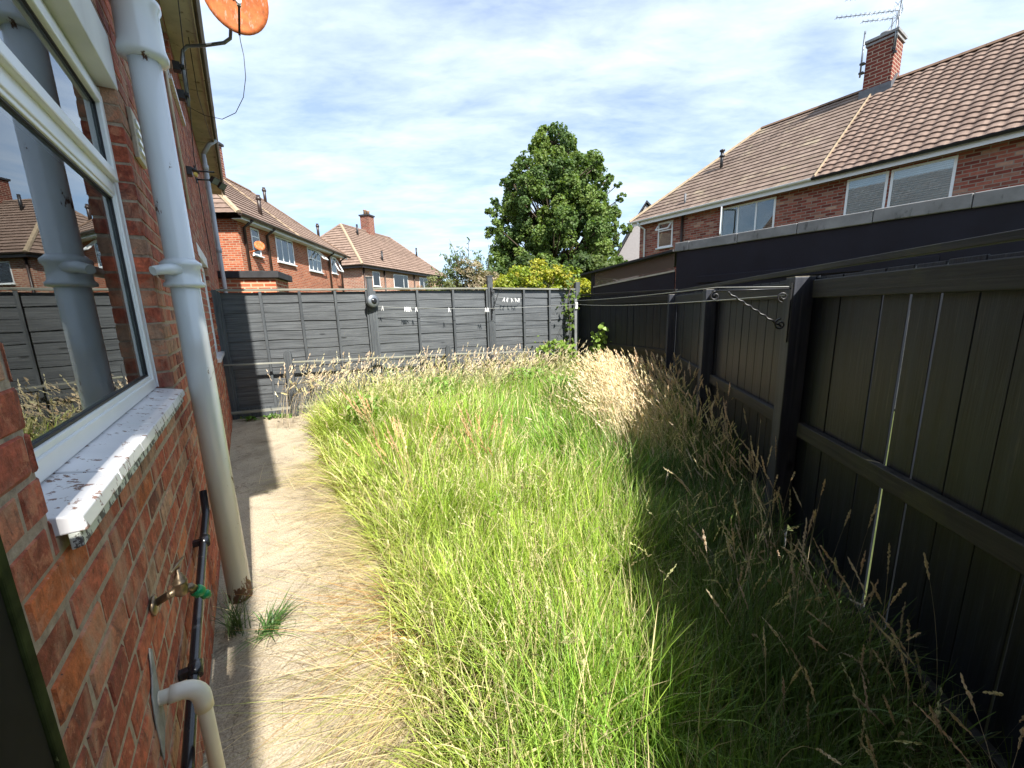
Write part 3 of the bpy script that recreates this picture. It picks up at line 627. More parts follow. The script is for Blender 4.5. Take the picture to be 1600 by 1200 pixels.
m = MB(); m.tube([q0, q0-up*.06, W(6.28, .43, 4.62), W(6.3, .42, 4.4), W(6.38, .37, 4.2), W(6.5, .27, 4.05), W(6.65, .12, 4.0), W(6.85, -.06, 4.08), W(7.05, -.22, 4.22), W(7.2, -.29, 4.4)], .004, 6)
tag(m.build('coaxial_cable', M['cable']), 'thin black cable hanging in a loop from the rusty satellite dish', 'cable')
m = MB(); m.tube([W(4.5, -.2, 4.9), W(5.5, -.1, 4.92), W(7.2, -.2, 4.4), W(7.9, -.28, 3.9), W(8.3, -.295, 3.2), W(8.6, -.295, 2.4)], .005, 6); m.tube([W(6.9, -.1, 4.97), W(8.4, -.12, 4.94), W(10.2, -.05, 4.97)], .005, 6)
tag(m.build('wall_cable', M['cable']), 'loose black cables clipped along the soffit and down the brick wall', 'cable')
# mossy board at the left edge
t = thing('timber_board', 'dark glossy board with a green mossy edge standing against the bricks at the lower left', 'board', W(.6, -.28, 0))
m = MB(); m.box(W, .28, .672, -.300, -.272, 0, 1.42); bd = m.build('panel', M['board_black'], t, .002)
m = MB(); m.box(W, .673, .696, -.303, -.269, 0, 1.42); m.build('edge_strip', M['moss'], t, .003)

# ------------------------------------------------------------------ back fence (grey lapped panels)
t = thing('back_fence', 'slate grey lapped panel fence across the end of the garden', 'fence', bfp(1, 0, 0))
PST = [-2.16, -.055, 1.92, 3.62]; TOPZ = [(1.90, 1.885), (1.895, 1.875), (1.875, 1.84)]
def wavy(u, k, a=.006): return a*math.sin(u*3.1+k*1.7)+a*.7*math.sin(u*7.7+k*2.9)
for i in range(3):
    a, b = PST[i]+.040, PST[i+1]-.040; V = []; Fc = []; UVs = []; nb = 13; hh = 1.78/nb; N = 24
    for k in range(nb):
        z0_ = .06+k*hh; o = len(V); ph = random.random()*9
        for lv, (dz, dc) in enumerate(((0, -.002), (0, -.016), (hh*1.12, -.004), (hh*1.12, .004))):
            for j in range(N+1):
                u = a+(b-a)*j/N; V.append(bfp(u, -.0-dc*-1 if False else dc*-1-.02+.004*math.sin(u*2.3+ph), z0_+dz+(wavy(u, ph, .005) if lv < 2 else wavy(u, ph+1, .004)))); UVs.append((u+ph, z0_+dz+ph*3))
        for lv in range(3):
            for j in range(N): Fc.append((o+lv*(N+1)+j, o+lv*(N+1)+j+1, o+(lv+1)*(N+1)+j+1, o+(lv+1)*(N+1)+j))
    # closing: boards are thin wedges, front face shown to the garden
    big_mesh('panel', np.array([tuple(v) for v in V]), np.array(Fc), M['fence_grey'], None, t, np.array(UVs), origin=t.location)
    L = b-a
    for f_ in ((.0, .26, .52, .77, 1.0) if i == 0 else (0, .36, .68, 1.0)):
        u = a+.02+(L-.04)*f_; m = MB(); m.box(BF, u-.018, u+.018, -6.828+.017, -6.828+.042, .06, TOPZ[i][0]-.03); m.build('batten', M['fence_post_grey'], t, .002)
    m = MB(); m.bar(bfp(a, .012, TOPZ[i][0]), bfp(b, .012, TOPZ[i][1]), .075, .028); m.build('cap_rail', M['fence_cap'], t, .003)
    m = MB(); m.box(BF, a, b, -6.828-.02, -6.828+.03, 0, .15) if i == 0 else m.box(BF, a, b, -6.828-.02, -6.828+.03, 0, .12); m.build('gravel_board', M['fence_post_grey'], t)
for k, (s_, zt) in enumerate(zip(PST, (1.90, 2.06, 2.07, 1.97))):
    m = MB(); m.box(BF, s_-.045, s_+.045, -6.828-.03, -6.828+.06, 0, zt); po = m.build('post', M['fence_post_grey'], t, .004)
    if k in (1, 2):
        m = MB(); m.prism([bfp(s_-.055, -.04, zt), bfp(s_+.055, -.04, zt), bfp(s_+.055, .07, zt), bfp(s_-.055, .07, zt)], (0, 0, .02)); sub(m, 'post_cap', M['fence_post_grey'], po, t, .004)
# low post and rail fence in front of it
LC = -6.828+.2
t = thing('low_fence', 'low grey post and rail fence standing in the long grass before the back fence', 'fence', BF(.5, LC, 0))
for s_, zt in ((-1.30, .93), (1.105, .87), (3.3, .8)):
    m = MB(); w_ = .052
    pr = [(-w_, 0), (w_, 0), (w_, zt)] + [(w_*math.cos(a), zt+.075*math.sin(a)) for a in np.linspace(0, PI, 9)[1:-1]] + [(-w_, zt)]
    m.prism([BF(s_+x, LC-.03, z_) for x, z_ in pr], BF.n*.07); m.build('post', M['fence_post_grey'], t, .005)
m = MB(); pr = [(-2.27, .842), (-1.30, .825), (1.1, .79), (3.4, .725)]
for (a, za), (b, zb) in zip(pr, pr[1:]): m.bar(BF(a+.05, LC, za), BF(b-.05, LC, zb), .036, .024)
m.build('top_rail', M['fence_cap'], t, .004)
m = MB()
for (a, za), (b, zb) in (((-2.25, .13), (-1.3, .13)), ((-1.3, .13), (1.1, .12))): m.bar(BF(a+.05, LC, za), BF(b-.05, LC, zb), .03, .04)
m.build('bottom_rail', M['fence_cap'], t, .004)

# ------------------------------------------------------------------ right fence
FC = 1.247
t = thing('side_fence', 'tall black stained close board fence with stout posts down the right side', 'fence', RF(2, FC, 0))
FP = [-.82, .83, 2.49, 4.14, 5.84]
def boards(mb, F, s0, s1, c_, z0_, z1_, w_=.145, gap=None):
    x = s0
    while x < s1-.02:
        b = min(x+w_-.003, s1)
        slit = bool(gap and x < gap < b+.01)
        j = random.uniform(-.002, .002); tp = random.uniform(-.006, .004)
        gg = .004 if random.random() < .2 else 0; th_ = .010 if gap and abs(x+w_/2-gap) < .3 else .018; gb = .0215 if slit else gg; gt = .013 if slit else gg; dw = random.uniform(-.003, .003); p = [F(x+.001+(dw if q else 0), cc_, zz) for q, zz in ((0, z0_), (1, z1_+tp)) for cc_ in (c_+j, c_+th_+j)]+[F(b-(gt if q else gb)+(dw if q else 0), cc_, zz) for q, zz in ((0, z0_), (1, z1_+tp)) for cc_ in (c_+j, c_+th_+j)]; mb.add(p, [(0, 1, 5, 4), (2, 3, 7, 6), (0, 2, 3, 1), (4, 5, 7, 6), (0, 4, 6, 2), (1, 3, 7, 5)]); x += w_
for i in range(-1, 4):
    s0 = FP[i]+.05 if i >= 0 else -2.4; s1 = FP[i+1]-.05
    m = MB(); boards(m, RF, s0-.05, s1+.05, FC+.002, .15, 1.645, .143, gap=1.78 if i == 1 else None); m.build('panel', M['fence_black'], t, .002)
    for z_ in ((1.53, 1.625), (.745, .83)):
        m = MB(); m.box(RF, s0, s1, FC-.038, FC-.001, z_[0], z_[1]); m.build('rail', M['fence_black_rail'], t, .005)
    m = MB(); m.box(RF, s0, s1, FC-.03, FC+.02, -.02, .148); m.build('gravel_board', M['fence_black_rail'], t, .004)
for i, s_ in enumerate(FP):
    m = MB(); m.box(RF, s_, s_+.10, FC-.105, FC-.0025, 0, 1.645); po = m.build('post', M['post_navy'], t, .004)
    m = MB(); m.box(RF, s_+.001, s_+.099, FC-.104, FC-.0035, 1.646, 1.649); sub(m, 'post_end', M['post_top'], po, t)
m = MB(); m.bar(RF(-2.4, FC+.022, 1.690), RF(5.9, FC+.022, 1.692), .034, .030); m.build('cap_rail', M['fence_black_rail'], t, .003)
K0 = RF(5.9, FC); K1 = Vector((1.30, 7.58, 0)); FK = Frame(math.degrees(math.atan2(K1.x-K0.x, K1.y-K0.y)), K0); LK = (K1-K0).length
m = MB(); boards(m, FK, 0, LK, .0, .15, 1.69, .135); m.build('panel', M['fence_black'], t, .002)
for z_ in ((1.55, 1.64), (.80, .875)):
    m = MB(); m.box(FK, .04, LK, -.038, -.001, z_[0], z_[1]); m.build('rail', M['fence_black_rail'], t, .004)
m = MB(); m.bar(FK(0, .0, 1.705), FK(LK, .0, 1.73), .05, .026); m.build('cap_rail', M['fence_black_rail'], t, .003)
m = MB(); m.box(FK, .0, LK, -.025, .02, 0, .148); m.build('gravel_board', M['fence_black_rail'], t, .004)
# line post in the far corner
t = thing('line_post', 'slim pale grey pole with pegged washing lines in the far right corner', 'post', (1.2, 7.28, 0))
m = MB(); m.box(Frame(10, (1.2, 7.28, 0)), -.022, .022, -.022, .022, 0, 1.66); m.build('pole', simple('pale_grey_post', (.20, .21, .215), .7), t, .004)
m = MB(); m.box(Frame(10, (1.2, 7.28, 0)), -.045, -.03, -.01, .035, 1.48, 1.60); m.build('cleat', M['upvc'], t, .003)
# scroll brackets
def scroll(c0, ax, ay, r, turns=1.25, n=26): return [c0+ax*(r*(1-.75*k/n)*math.cos(2*PI*turns*k/n))+ay*(r*(1-.75*k/n)*math.sin(2*PI*turns*k/n)) for k in range(n+1)]
def bracket(P, out, L, H, name, label):
    z = Vector((0, 0, 1)); t = thing(name, label, 'bracket', P)
    m = MB(); m.bar(P+out*.008+z*.03, P+out*.008-z*H, .02, .008, out); m.build('back_plate', M['black_metal'], t)
    m = MB(); m.tube([P+out*.012, P+out*L], .0042, 8); m.tube(scroll(P+out*(L-.02)-z*.028, -out*.0+z, out, .028), .005, 8); m.build('arm', M['black_metal'], t)
    m = MB(); a = P+out*.03-z*(H*.72); b = P+out*(L*.8)-z*.008; pts = []; n = 40
    pp_ = (b-a).cross(out.cross(z)).normalized(); qq = out.cross(z).normalized()
    for k in range(n+1): pts.append(a.lerp(b, k/n)+(pp_*math.cos(k*1.2)+qq*math.sin(k*1.2))*.003)
    m.tube(pts, .0055, 7); m.tube(scroll(P+out*.045-z*(H*.66), z, out, .032), .005, 8); m.tube(scroll(P+out*.045-z*.045, -z, out, .03), .005, 8); m.build('twisted_strut', M['black_metal'], t)
    return t
BP = RF(2.50, FC-.107, 1.585); bracket(BP, -RF.n, .42, .30, 'hanging_bracket', 'black scrolled iron bracket with a twisted strut on the nearest fence post')
bracket(bfp(1.92, .062, 1.86), (Vector(BF.n)*.8+BF.d*.55).normalized(), .25, .52, 'hanging_bracket', 'black iron bracket on the tall grey post in the back fence')
# washing line, reel, pegs
RL = bfp(-.03, .12, 1.70)
t = thing('line_reel', 'round grey washing line reel fixed to the back fence post', 'reel', RL)
axr = (Vector(BF.n)*.9+BF.d*.45).normalized()
m = MB(); m.lathe(RL-axr*.035, axr, [(0, .06), (.01, .095), (.02, .10), (.06, .10), (.075, .085), (.08, .05), (.084, .03)], 28); m.build('case', M['galv'], t)
m = MB(); m.lathe(RL+axr*.046, axr, [(0, .045), (.006, .045), (.008, .025), (.014, .02)], 20); m.build('hub', M['black_plastic'], t)
m = MB(); m.box(BF, -.07, .0, -6.828+.06, -6.828+.10, 1.64, 1.76); m.build('bracket', M['black_metal'], t)
LP = Vector((1.2, 7.24, 0)); A1 = bfp(.05, .16, 1.61); A2 = LP+Vector((0, 0, 1.56)); A3 = BP-RF.n*.02+Vector((0, 0, -.035))
line1 = sag(A1, A2, .05, 24)+sag(A2, A3, .035, 24)[1:]
m = MB(); m.tube(line1, .0035, 6, False); tag(m.build('washing_line', M['line']), 'lower pale washing line running from the reel past the corner pole to the near post', 'washing line')
B2 = LP+Vector((.02, 0, 1.63)); B3 = BP-RF.n*.40+Vector((0, 0, .02))
m = MB(); m.tube(sag(B2, B3, .015, 20)+[BP-RF.n*.02+Vector((0, 0, .01))], .003, 6, False); tag(m.build('washing_line', M['line']), 'upper thin washing line running level from the corner pole to the bracket', 'washing line')
C1 = bfp(1.98, .1, 1.77); C2 = bfp(2.5, .12, 1.67)
m = MB(); m.tube([bfp(1.94, .07, 1.80), bfp(2.02, .1, 1.73), bfp(2.18, .12, 1.70), bfp(2.36, .12, 1.69), bfp(2.46, .11, 1.685), bfp(2.5, .06, 1.70)], .003, 6, False)
tag(m.build('cord', M['line']), 'short cord strung with pegs beside the tall grey fence post', 'cord')
def peg_obj(name, label):
    t = thing(name, label, 'clothes peg', (0, 0, 0), 'white clothes pegs on the lines')
    for sg in (-1, 1):
        m = MB(); m.prism([(sg*.001, -.005, .012), (sg*.006, -.005, .012), (sg*.019, -.005, -.06), (sg*.012, -.005, -.063), (sg*.001, -.005, -.02)], (0, .010, 0)); m.build('jaw', M['peg'], t, .001)
    m = MB(); m.tube([(-.006, 0, -.004), (.006, 0, -.004)], .005, 8); m.build('spring', M['galv'], t); return t
peg = None
def on_line(pts, f):
    L = [0]
    for a, b in zip(pts, pts[1:]): L.append(L[-1]+(b-a).length)
    x = f*L[-1]
    for i in range(len(pts)-1):
        if L[i+1] >= x: return pts[i].lerp(pts[i+1], (x-L[i])/(L[i+1]-L[i]+1e-9))
seg1 = line1[:25]; Lseg = (A2-A1).length
labs = ['white peg on the line right beside the grey reel', 'leftmost peg of the tight white cluster on the line', 'second peg of the tight white cluster on the line', 'third peg of the tight white cluster on the line', 'rightmost peg of the tight white cluster on the line',
        'lone white peg just right of the cluster', 'lone white peg halfway along the middle fence panel', 'left of the two white pegs just before the tall grey post', 'right of the two white pegs just before the tall grey post']
xs = [.0+.06, .40, .43, .455, .48, .575, 1.10, 1.72, 1.76]
for lb, x in zip(labs, xs):
    p = on_line(seg1, x/Lseg); rot = (random.uniform(-.25, .25), random.uniform(-.2, .2), math.radians(18.5+random.uniform(-25, 25)))
    if peg is None: peg = peg_obj('clothes_peg', lb); peg.location = p; peg.rotation_euler = rot
    else: copy_tree(peg, p, rot, lb)
for lb, (u, z_) in zip(['left end peg of the row on the short cord', 'second peg of the row on the short cord', 'third peg of the row on the short cord', 'fourth peg of the row on the short cord', 'right end peg of the row on the short cord'],
                       [(2.15, 1.70), (2.21, 1.695), (2.28, 1.69), (2.35, 1.69), (2.42, 1.685)]):
    copy_tree(peg, bfp(u, .12, z_), (random.uniform(-.2, .2), random.uniform(-.5, .5), math.radians(18+random.uniform(-30, 30))), lb)

# ------------------------------------------------------------------ garage and lean-to behind the right fence
GC = 7.37
t = thing('garage', 'flat roofed navy black garage with a pale stone coping behind the right fence', 'garage', GF(2, GC+1.5, 0))
m = MB(); m.box(GF, -3.5, 4.87, GC, GC+3, 0, 2.53); m.build('wall', M['navy'], t)
m = MB()
x = -3.5
while x < 4.88:
    m.box(GF, x, min(x+.9, 4.9)-.006, GC-.04, GC+.3, 2.535+random.uniform(-.003, .003), 2.70+random.uniform(-.006, .006)); x += .9
m.build('coping', M['coping'], t, .01)
m = MB(); m.box(GF, -3.4, 4.8, GC+.3, GC+2.95, 2.54, 2.57); m.build('roof', M['felt'], t)
m = MB(); m.box(GF, -3.5, 4.8, GC-.05, GC-.001, 0, 1.35); m.build('slit_backing', M['render_grey'], t)  # pale sheet added behind the fence slit to make the gap look bright
m = MB(); m.box(GF, 1.2, 4.4, GC-.03, GC-.001, 1.9, 2.02); m.build('door_lintel', M['navy'], t, .004)
t = thing('lean_to', 'lean-to shed with sloping felt roof and clear plastic side panel beyond the corner pole', 'shed', GF(6, GC+.8, 0))
m = MB(); m.prism([GF(4.9, GC-.10, 2.54), GF(4.9, GC-.10, 2.58), GF(7.75, GC-.10, 2.30), GF(7.75, GC-.10, 2.26)], GF.n*1.9); m.build('roof', M['felt'], t)
m = MB(); m.prism([GF(4.9, GC, .0), GF(4.9, GC, 2.16), GF(7.0, GC, 2.0), GF(7.2, GC, 1.97), GF(7.2, GC, 0)], GF.n*.03); m.box(GF, 7.1, 7.2, GC-.01, GC+.05, 0, 2.30); m.build('wall', M['navy'], t)
m = MB(); m.prism([GF(4.92, GC+.005, 2.17), GF(4.92, GC+.005, 2.52), GF(7.1, GC+.005, 2.31), GF(7.1, GC+.005, 2.0)], GF.n*.004); m.build('clear_panel', M['poly'], t)
m = MB(); m.bar(GF(4.9, GC-.01, 2.17), GF(7.12, GC-.01, 1.985), .02, .03); m.build('panel_trim', M['soffit'], t)

# ------------------------------------------------------------------ houses
def house_window(F, root, s0, s1, z0_, z1_, c_, sgn, mull=(), transom=None, name='window', inner='dark', lintel=False, blind=False):
    """window in a wall whose outer face is at c_; sgn is the outward direction along c"""
    fw = .055; m = MB(); frame_rect(m, F, s0, s1, z0_, z1_, c_-sgn*.02, c_+sgn*.02, fw)
    for x in mull: m.box(F, x-.025, x+.025, c_-sgn*.018, c_+sgn*.018, z0_+fw, z1_-fw)
    if transom:
        for a, b, zt in transom: m.box(F, a, b, c_-sgn*.017, c_+sgn*.017, zt-.022, zt+.022)
    w_ = m.build(name, M['upvc_clean'], root)
    m = MB(); m.box(F, s0+fw, s1-fw, c_+sgn*.004, c_+sgn*.008, z0_+fw, z1_-fw); sub(m, 'pane', M['glass_far'], w_, root)
    m = MB(); m.box(F, s0+.03, s1-.03, c_+sgn*.001, c_+sgn*.003, z0_+.03, z1_-.03); sub(m, 'interior', M['dark_room'] if not blind else M['blind'], w_, root)
    if blind:
        m = MB()
        for k in range(int((z1_-z0_-.1)/.05)): m.box(F, s0+.06, s1-.06, c_+sgn*.0031, c_+sgn*.0037, z0_+.06+k*.05, z0_+.072+k*.05)
        sub(m, 'blind_slats', M['blind_dark'], w_, root)
    m = MB(); m.box(F, s0-.05, s1+.05, c_+sgn*.003, c_+sgn*.09, z0_-.045, z0_-.002); sub(m, 'sill', M['upvc_clean'], w_, root)
    return w_
def gutter(F, root, s0, s1, c_, z_, sgn, mt, r=.06):
    m = MB(); pts = [(math.cos(a)*r, -abs(math.sin(a))*r) for a in np.linspace(0, PI, 8)]
    m.prism([F(s0, c_+x, z_+y) for x, y in pts]+[F(s0, c_-r*.9, z_+.004), F(s0, c_, z_-r*.85), F(s0, c_+r*.9, z_+.004)], F.d*(s1-s0)); return m.build('gutter', mt, root)
def chimney(F, root, roof, s0, s1, c0, c1, z0_, z1_, pots=((.5, .5),), mt='brick_chimney'):
    m = MB(); m.box(F, s0, s1, c0, c1, z0_, z1_); ch = sub(m, 'chimney', M[mt], roof, root)
    def s3(mb, nm, mt_): o = mb.build(nm, mt_, None, 0, origin=root.location); o.location = (0, 0, 0); return o
    return ch

# right hand semi-detached pair
t = thing('semi_detached_house', 'long red brick semi-detached pair with brown tiled roof behind the garage on the right', 'house', RH(5, 19, 0))
EC, RC, EZ, RZ = 14.5, 18.5, 5.06, 8.45
m = MB(); m.box(RH, -1.2, 12.15, 14.85, 22.2, 0, 5.0); m.build('wall', M['brick_red'], t)
rsheets = [roofsheet(RH, 5.55, 12.45, EC, EZ, RC, RZ, 0, 3.3, amp=.004, step=.03, gauge=.265), roofsheet(RH, -1.5, 12.4, 22.5, EZ, RC, RZ, 3.3, 3.3, amp=.006)]
FE = Frame(-33+90, RH(12.45, 0, 0)); rsheets.append(roofsheet(FE, EC, 22.5, 0, EZ, 3.3, RZ, 4, 4, amp=.004))
roof = roof_part('roof', M['tile_left'], t, rsheets)
roof2 = roof_part('roof', M['tile_brown'], t, [roofsheet(RH, -1.5, 5.55, EC, EZ, RC, RZ, 3.3, 0, roll=.265, gauge=.265, amp=.023, step=.038)])
def ridge_line(F, a, b, root, mt, w_=.2, h_=.07, nm='ridge_tile'):
    m = MB(); a, b = Vector(a), Vector(b); n = max(2, int((b-a).length/.45)); d = (b-a)/n; x = d.cross(Vector((0, 0, 1))).normalized(); z = x.cross(d).normalized()
    for k in range(n):
        p = a+d*k; m.prism([p-x*w_/2-z*.03, p-x*w_*.3+z*h_*.6, p+z*h_, p+x*w_*.3+z*h_*.6, p+x*w_/2-z*.03], d*.985)
    return m.build(nm, mt, root)
ridge_line(RH, RH(1.8, RC, RZ+.02), RH(9.15, RC, RZ+.02), t, M['clay']); ridge_line(RH, RH(9.15, RC, RZ+.02), RH(12.45, EC, EZ+.05), t, M['mortar_line'], .16, .06)
ridge_line(RH, RH(9.15, RC, RZ+.02), RH(12.45, 22.5, EZ+.05), t, M['clay'], .16, .06)
m = MB(); m.bar(RH(5.56, EC, EZ+.06), RH(5.56, RC, RZ+.05), .035, .04); m.build('party_mortar', M['mortar_line'], t)
gutter(RH, t, 5.6, 12.5, 14.44, 5.06, -1, M['upvc_clean']); gutter(RH, t, -1.5, 5.6, 14.44, 5.06, -1, M['navy_gutter'], .07)
m = MB(); m.box(RH, -1.3, 12.3, 14.52, 14.54, 4.88, 5.05); m.box(RH, -1.3, 12.3, 14.54, 14.86, 4.96, 4.98); m.build('fascia', M['upvc_clean'], t)
for (a, b, ml, tr, bl) in ((10.5, 11.2, (), [(10.55, 11.15, 4.52)], False), (6.7, 8.5, (7.3, 7.9), None, False), (3.95, 4.85, (), None, True), (2.7, 3.9, (), None, True)):
    house_window(RH, t, a, b, 3.85, 4.86, 14.85, -1, ml, tr, blind=bl)
m = MB()                                             # open top light and side sash
q = [RH(10.56, 14.82, 4.80), RH(11.14, 14.82, 4.80), RH(11.14, 14.60, 4.55), RH(10.56, 14.60, 4.55)]
for i in range(4): m.bar(q[i], q[(i+1) % 4], .04, .04)
m.build('open_fanlight', M['upvc_clean'], t)
m = MB(); p_ = RH(8.47, 14.82, 0); tw = -Vector((p_.x, p_.y, 0)).normalized()*.5+RH.d*.03; q = [p_+Vector((0, 0, 3.92)), p_+Vector((0, 0, 4.82)), p_+tw+Vector((0, 0, 4.82)), p_+tw+Vector((0, 0, 3.92))]
for i in range(4): m.bar(q[i], q[(i+1) % 4], .045, .045)
m.build('open_sash', M['upvc_clean'], t)
m = MB(); m.tube([RH(11.95, 14.44, 5.0), RH(11.95, 14.5, 4.88), RH(11.85, 14.78, 4.72), RH(11.85, 14.78, 0)], .038, 10); m.build('rain_pipe', M['upvc_clean'], t)
m = MB(); m.tube([RH(10.05, 14.78, 0), RH(10.05, 14.78, 5.0)], .05, 10); m.build('rain_pipe', M['brown_pipe'], t)
m = MB(); m.tube([RH(9.62, 16.55, 6.7), RH(9.62, 16.55, 7.45)], .055, 12); m.lathe(RH(9.62, 16.55, 7.2), (0, 0, 1), [(0, .06), (.02, .1), (.06, .1), (.1, .06), (.2, .06), (.22, .1), (.27, .1), (.3, .03)], 12); m.build('flue_pipe', M['black_metal'], t)
m = MB(); m.tube([RH(10.05, 14.9, 5.2), RH(10.05, 14.9, 5.75)], .04, 10); m.build('flue_pipe', M['lead'], t)
m = MB(); m.box(RH, 5.12, 5.82, 18.12, 18.88, 7.9, 9.72); ch = sub(m, 'chimney', M['brick_chimney'], roof, t)
m = MB(); m.box(RH, 5.05, 5.89, 18.05, 18.95, 9.725, 9.80); m.box(RH, 5.08, 5.86, 18.08, 18.92, 9.62, 9.68); m.lathe(RH(5.5, 18.5, 9.8), (0, 0, 1), [(0, .13), (.14, .12), (.16, .14), (.2, .14)], 14); m.build('chimney_cap', M['coping'], t)
m = MB(); m.box(RH, 5.06, 5.88, 18.04, 18.115, 7.95, 8.32); m.prism([RH(5.04, 18.05, 8.1), RH(5.118, 18.05, 8.1), RH(5.118, 18.5, 8.62), RH(5.04, 18.5, 8.62)], (0, 0, .03)); m.build('flashing', M['lead'], t)
def aerial(P, h_, L, dirv, nm, lab, els=9, cross=True):
    t = thing(nm, lab, 'aerial', P); z = Vector((0, 0, 1)); d = Vector(dirv).normalized(); s_ = d.cross(z).normalized()
    m = MB(); m.tube([P, P+z*h_], .018, 8); m.build('mast', M['galv'], t)
    m = MB(); a = P+z*h_-d*.12; b = P+z*h_+d*L; m.tube([a, b], .011, 6)
    for k in range(els):
        q = a.lerp(b, .15+.85*k/(els-1)); l = .11*(1-.25*k/els); m.tube([q-s_*l, q+s_*l], .006, 5); m.tube([q-s_*.02-z*.05, q-s_*.02+z*.05], .006, 5)
    if cross:
        for sg in (-1, 1): m.tube([a-s_*.0+z*sg*.02, a+d*.18+z*sg*.3+s_*.1], .006, 5); m.tube([a+z*sg*.02, a+d*.18+z*sg*.3-s_*.1], .006, 5)
    m.build('boom', M['galv'], t)
    m = MB(); m.box(Frame(-33, P), -.04, .04, -.03, .07, .02, .07); m.build('clamp', M['black_metal'], t); return t
dleft = (-RH.n*.75+RH.d*.66)
aerial(RH(5.10, 18.1, 9.1), 1.65, 1.55, dleft, 'tv_aerial', 'tallest comb shaped aerial on the sunlit near corner of the brick chimney', 11)
aerial(RH(5.13, 18.07, 9.2), 1.08, 1.75, dleft, 'tv_aerial', 'lower long comb shaped aerial on the near corner of the brick chimney', 13)
aerial(RH(5.5, 18.95, 9.0), 1.55, .9, dleft, 'tv_aerial', 'middle aerial with crossed rods behind the chimney pot', 7)
t2 = thing('aerial_mast', 'bare grey mast clamped to the left side of the brick chimney', 'mast', RH(5.86, 18.02, 8.9))
m = MB(); m.tube([RH(5.9, 18.02, 8.75), RH(5.9, 18.02, 10.1)], .025, 8); m.build('mast', M['galv'], t2)
m = MB(); m.box(RH, 5.82, 5.94, 17.98, 18.12, 8.85, 8.9); m.box(RH, 5.82, 5.94, 17.98, 18.12, 9.12, 9.17); m.build('clamp', M['black_metal'], t2)

# gable end of the next house in that row
G2 = Frame(10, RH(19, 23.8))
t = thing('gable_house', 'grey pebble dashed gable end with dark verge half hidden beyond the red brick pair', 'house', G2(3, 1, 0))
m = MB(); m.prism([G2(0, -2.9, 0), G2(0, 5, 0), G2(0, 5, 3.0), G2(0, 0, 8.3), G2(0, -2.9, 3.0)], G2.d*7); m.build('wall', M['render_grey'], t)
m = MB(); m.prism([G2(-.12, -3.15, 2.65), G2(-.12, 0, 8.42), G2(-.12, 0, 8.56), G2(-.12, -3.25, 2.7)], G2.d*7.3); m.prism([G2(-.12, 5.3, 2.7), G2(-.12, 0, 8.42), G2(-.12, 0, 8.56), G2(-.12, 5.35, 2.8)], G2.d*7.3); m.build('roof', M['felt'], t)

# orange brick pair on the left beyond the fence
t = thing('semi_detached_house', 'orange brick semi-detached pair with brown hipped roof beyond the back fence on the left', 'house', NB(19.4, -12, 0))
NC = -7.845; NW = NC-.35; NZ = 4.93; NR = NC-3.3; NRZ = 7.65
m = MB(); m.box(NB, 15.2, 25.6, NW-5.9, NW, 0, 4.85); m.build('wall', M['brick_orange'], t)
FN = Frame(-4.5+90, NB(14.75, 0, 0)); FN2 = Frame(-4.5+90, NB(26.1, 0, 0))
roof = roof_part('roof', M['tile_brown'], t, [roofsheet(NB, 14.75, 19.4, NC, NZ, NR, NRZ, 3.0, 0, amp=.004, step=.035), roofsheet(FN, NC-6.6, NC, 0, NZ, -3.0, NRZ, 3.3, 3.3, amp=.004, step=.035), roofsheet(NB, 14.75, 26.1, NC-6.6, NZ, NR, NRZ, 3, 3.9, amp=.004)])
roof_part('roof', M['tile_orange'], t, [roofsheet(NB, 19.4, 26.1, NC, NZ, NR, NRZ, 0, 3.9, amp=.012, step=.03), roofsheet(FN2, NC-6.6, NC, 0, NZ, 3.9, NRZ, 3.3, 3.3, amp=.004)])
ridge_line(NB, NB(17.7, NR, NRZ+.02), NB(22.2, NR, NRZ+.02), t, M['clay']); ridge_line(NB, NB(22.2, NR, NRZ+.02), NB(26.1, NC, NZ+.03), t, M['clay'], .16, .05); ridge_line(NB, NB(17.7, NR, NRZ+.02), NB(14.75, NC, NZ+.03), t, M['mortar_line'], .2, .07)
m = MB(); m.bar(NB(19.42, NC, NZ+.05), NB(19.42, NR, NRZ+.05), .05, .04); m.build('party_mortar', M['mortar_line'], t)
gutter(NB, t, 14.7, 26.15, NC+.06, NZ-.0, 1, M['brown_pipe'], .085)
m = MB(); m.box(NB, 14.9, 25.9, NW+.0, NC-.04, 4.78, 4.80); m.box(NB, 14.9, 25.9, NC-.04, NC-.02, 4.77, 4.92); m.build('fascia', M['upvc'], t)
house_window(NB, t, 15.95, 16.5, 3.75, 4.72, NW, 1, (), [(16.0, 16.45, 4.42)])
house_window(NB, t, 17.75, 19.3, 3.72, 4.75, NW, 1, (18.25, 18.8)); house_window(NB, t, 20.85, 22.45, 3.66, 4.75, NW, 1, (21.35, 21.9), [(20.9, 22.4, 4.25)]); house_window(NB, t, 23.95, 24.75, 3.8, 4.7, NW, 1)
for (a, b) in ((21.95, 22.4), (24.0, 24.7)):
    m = MB(); zb = 4.25 if a < 23 else 3.85; q = [NB(a, NW+.03, 4.7), NB(b, NW+.03, 4.7), NB(b, NW+.4, zb+.08), NB(a, NW+.4, zb+.08)]
    for i in range(4): m.bar(q[i], q[(i+1) % 4], .05, .05)
    m.build('open_sash', M['upvc_clean'], t)
for s_ in (15.45, 17.0, 23.5, 25.4):
    m = MB(); m.tube([NB(s_, NC+.05, 4.85), NB(s_, NW+.07, 4.6), NB(s_, NW+.07, 0)], .05, 10); m.build('rain_pipe', M['brown_pipe'], t)
m = MB(); m.box(NB, 18.7, 19.6, NR-.4, NR+.4, 7.1, 8.75); chm = sub(m, 'chimney', M['brick_chimney'], roof, t)
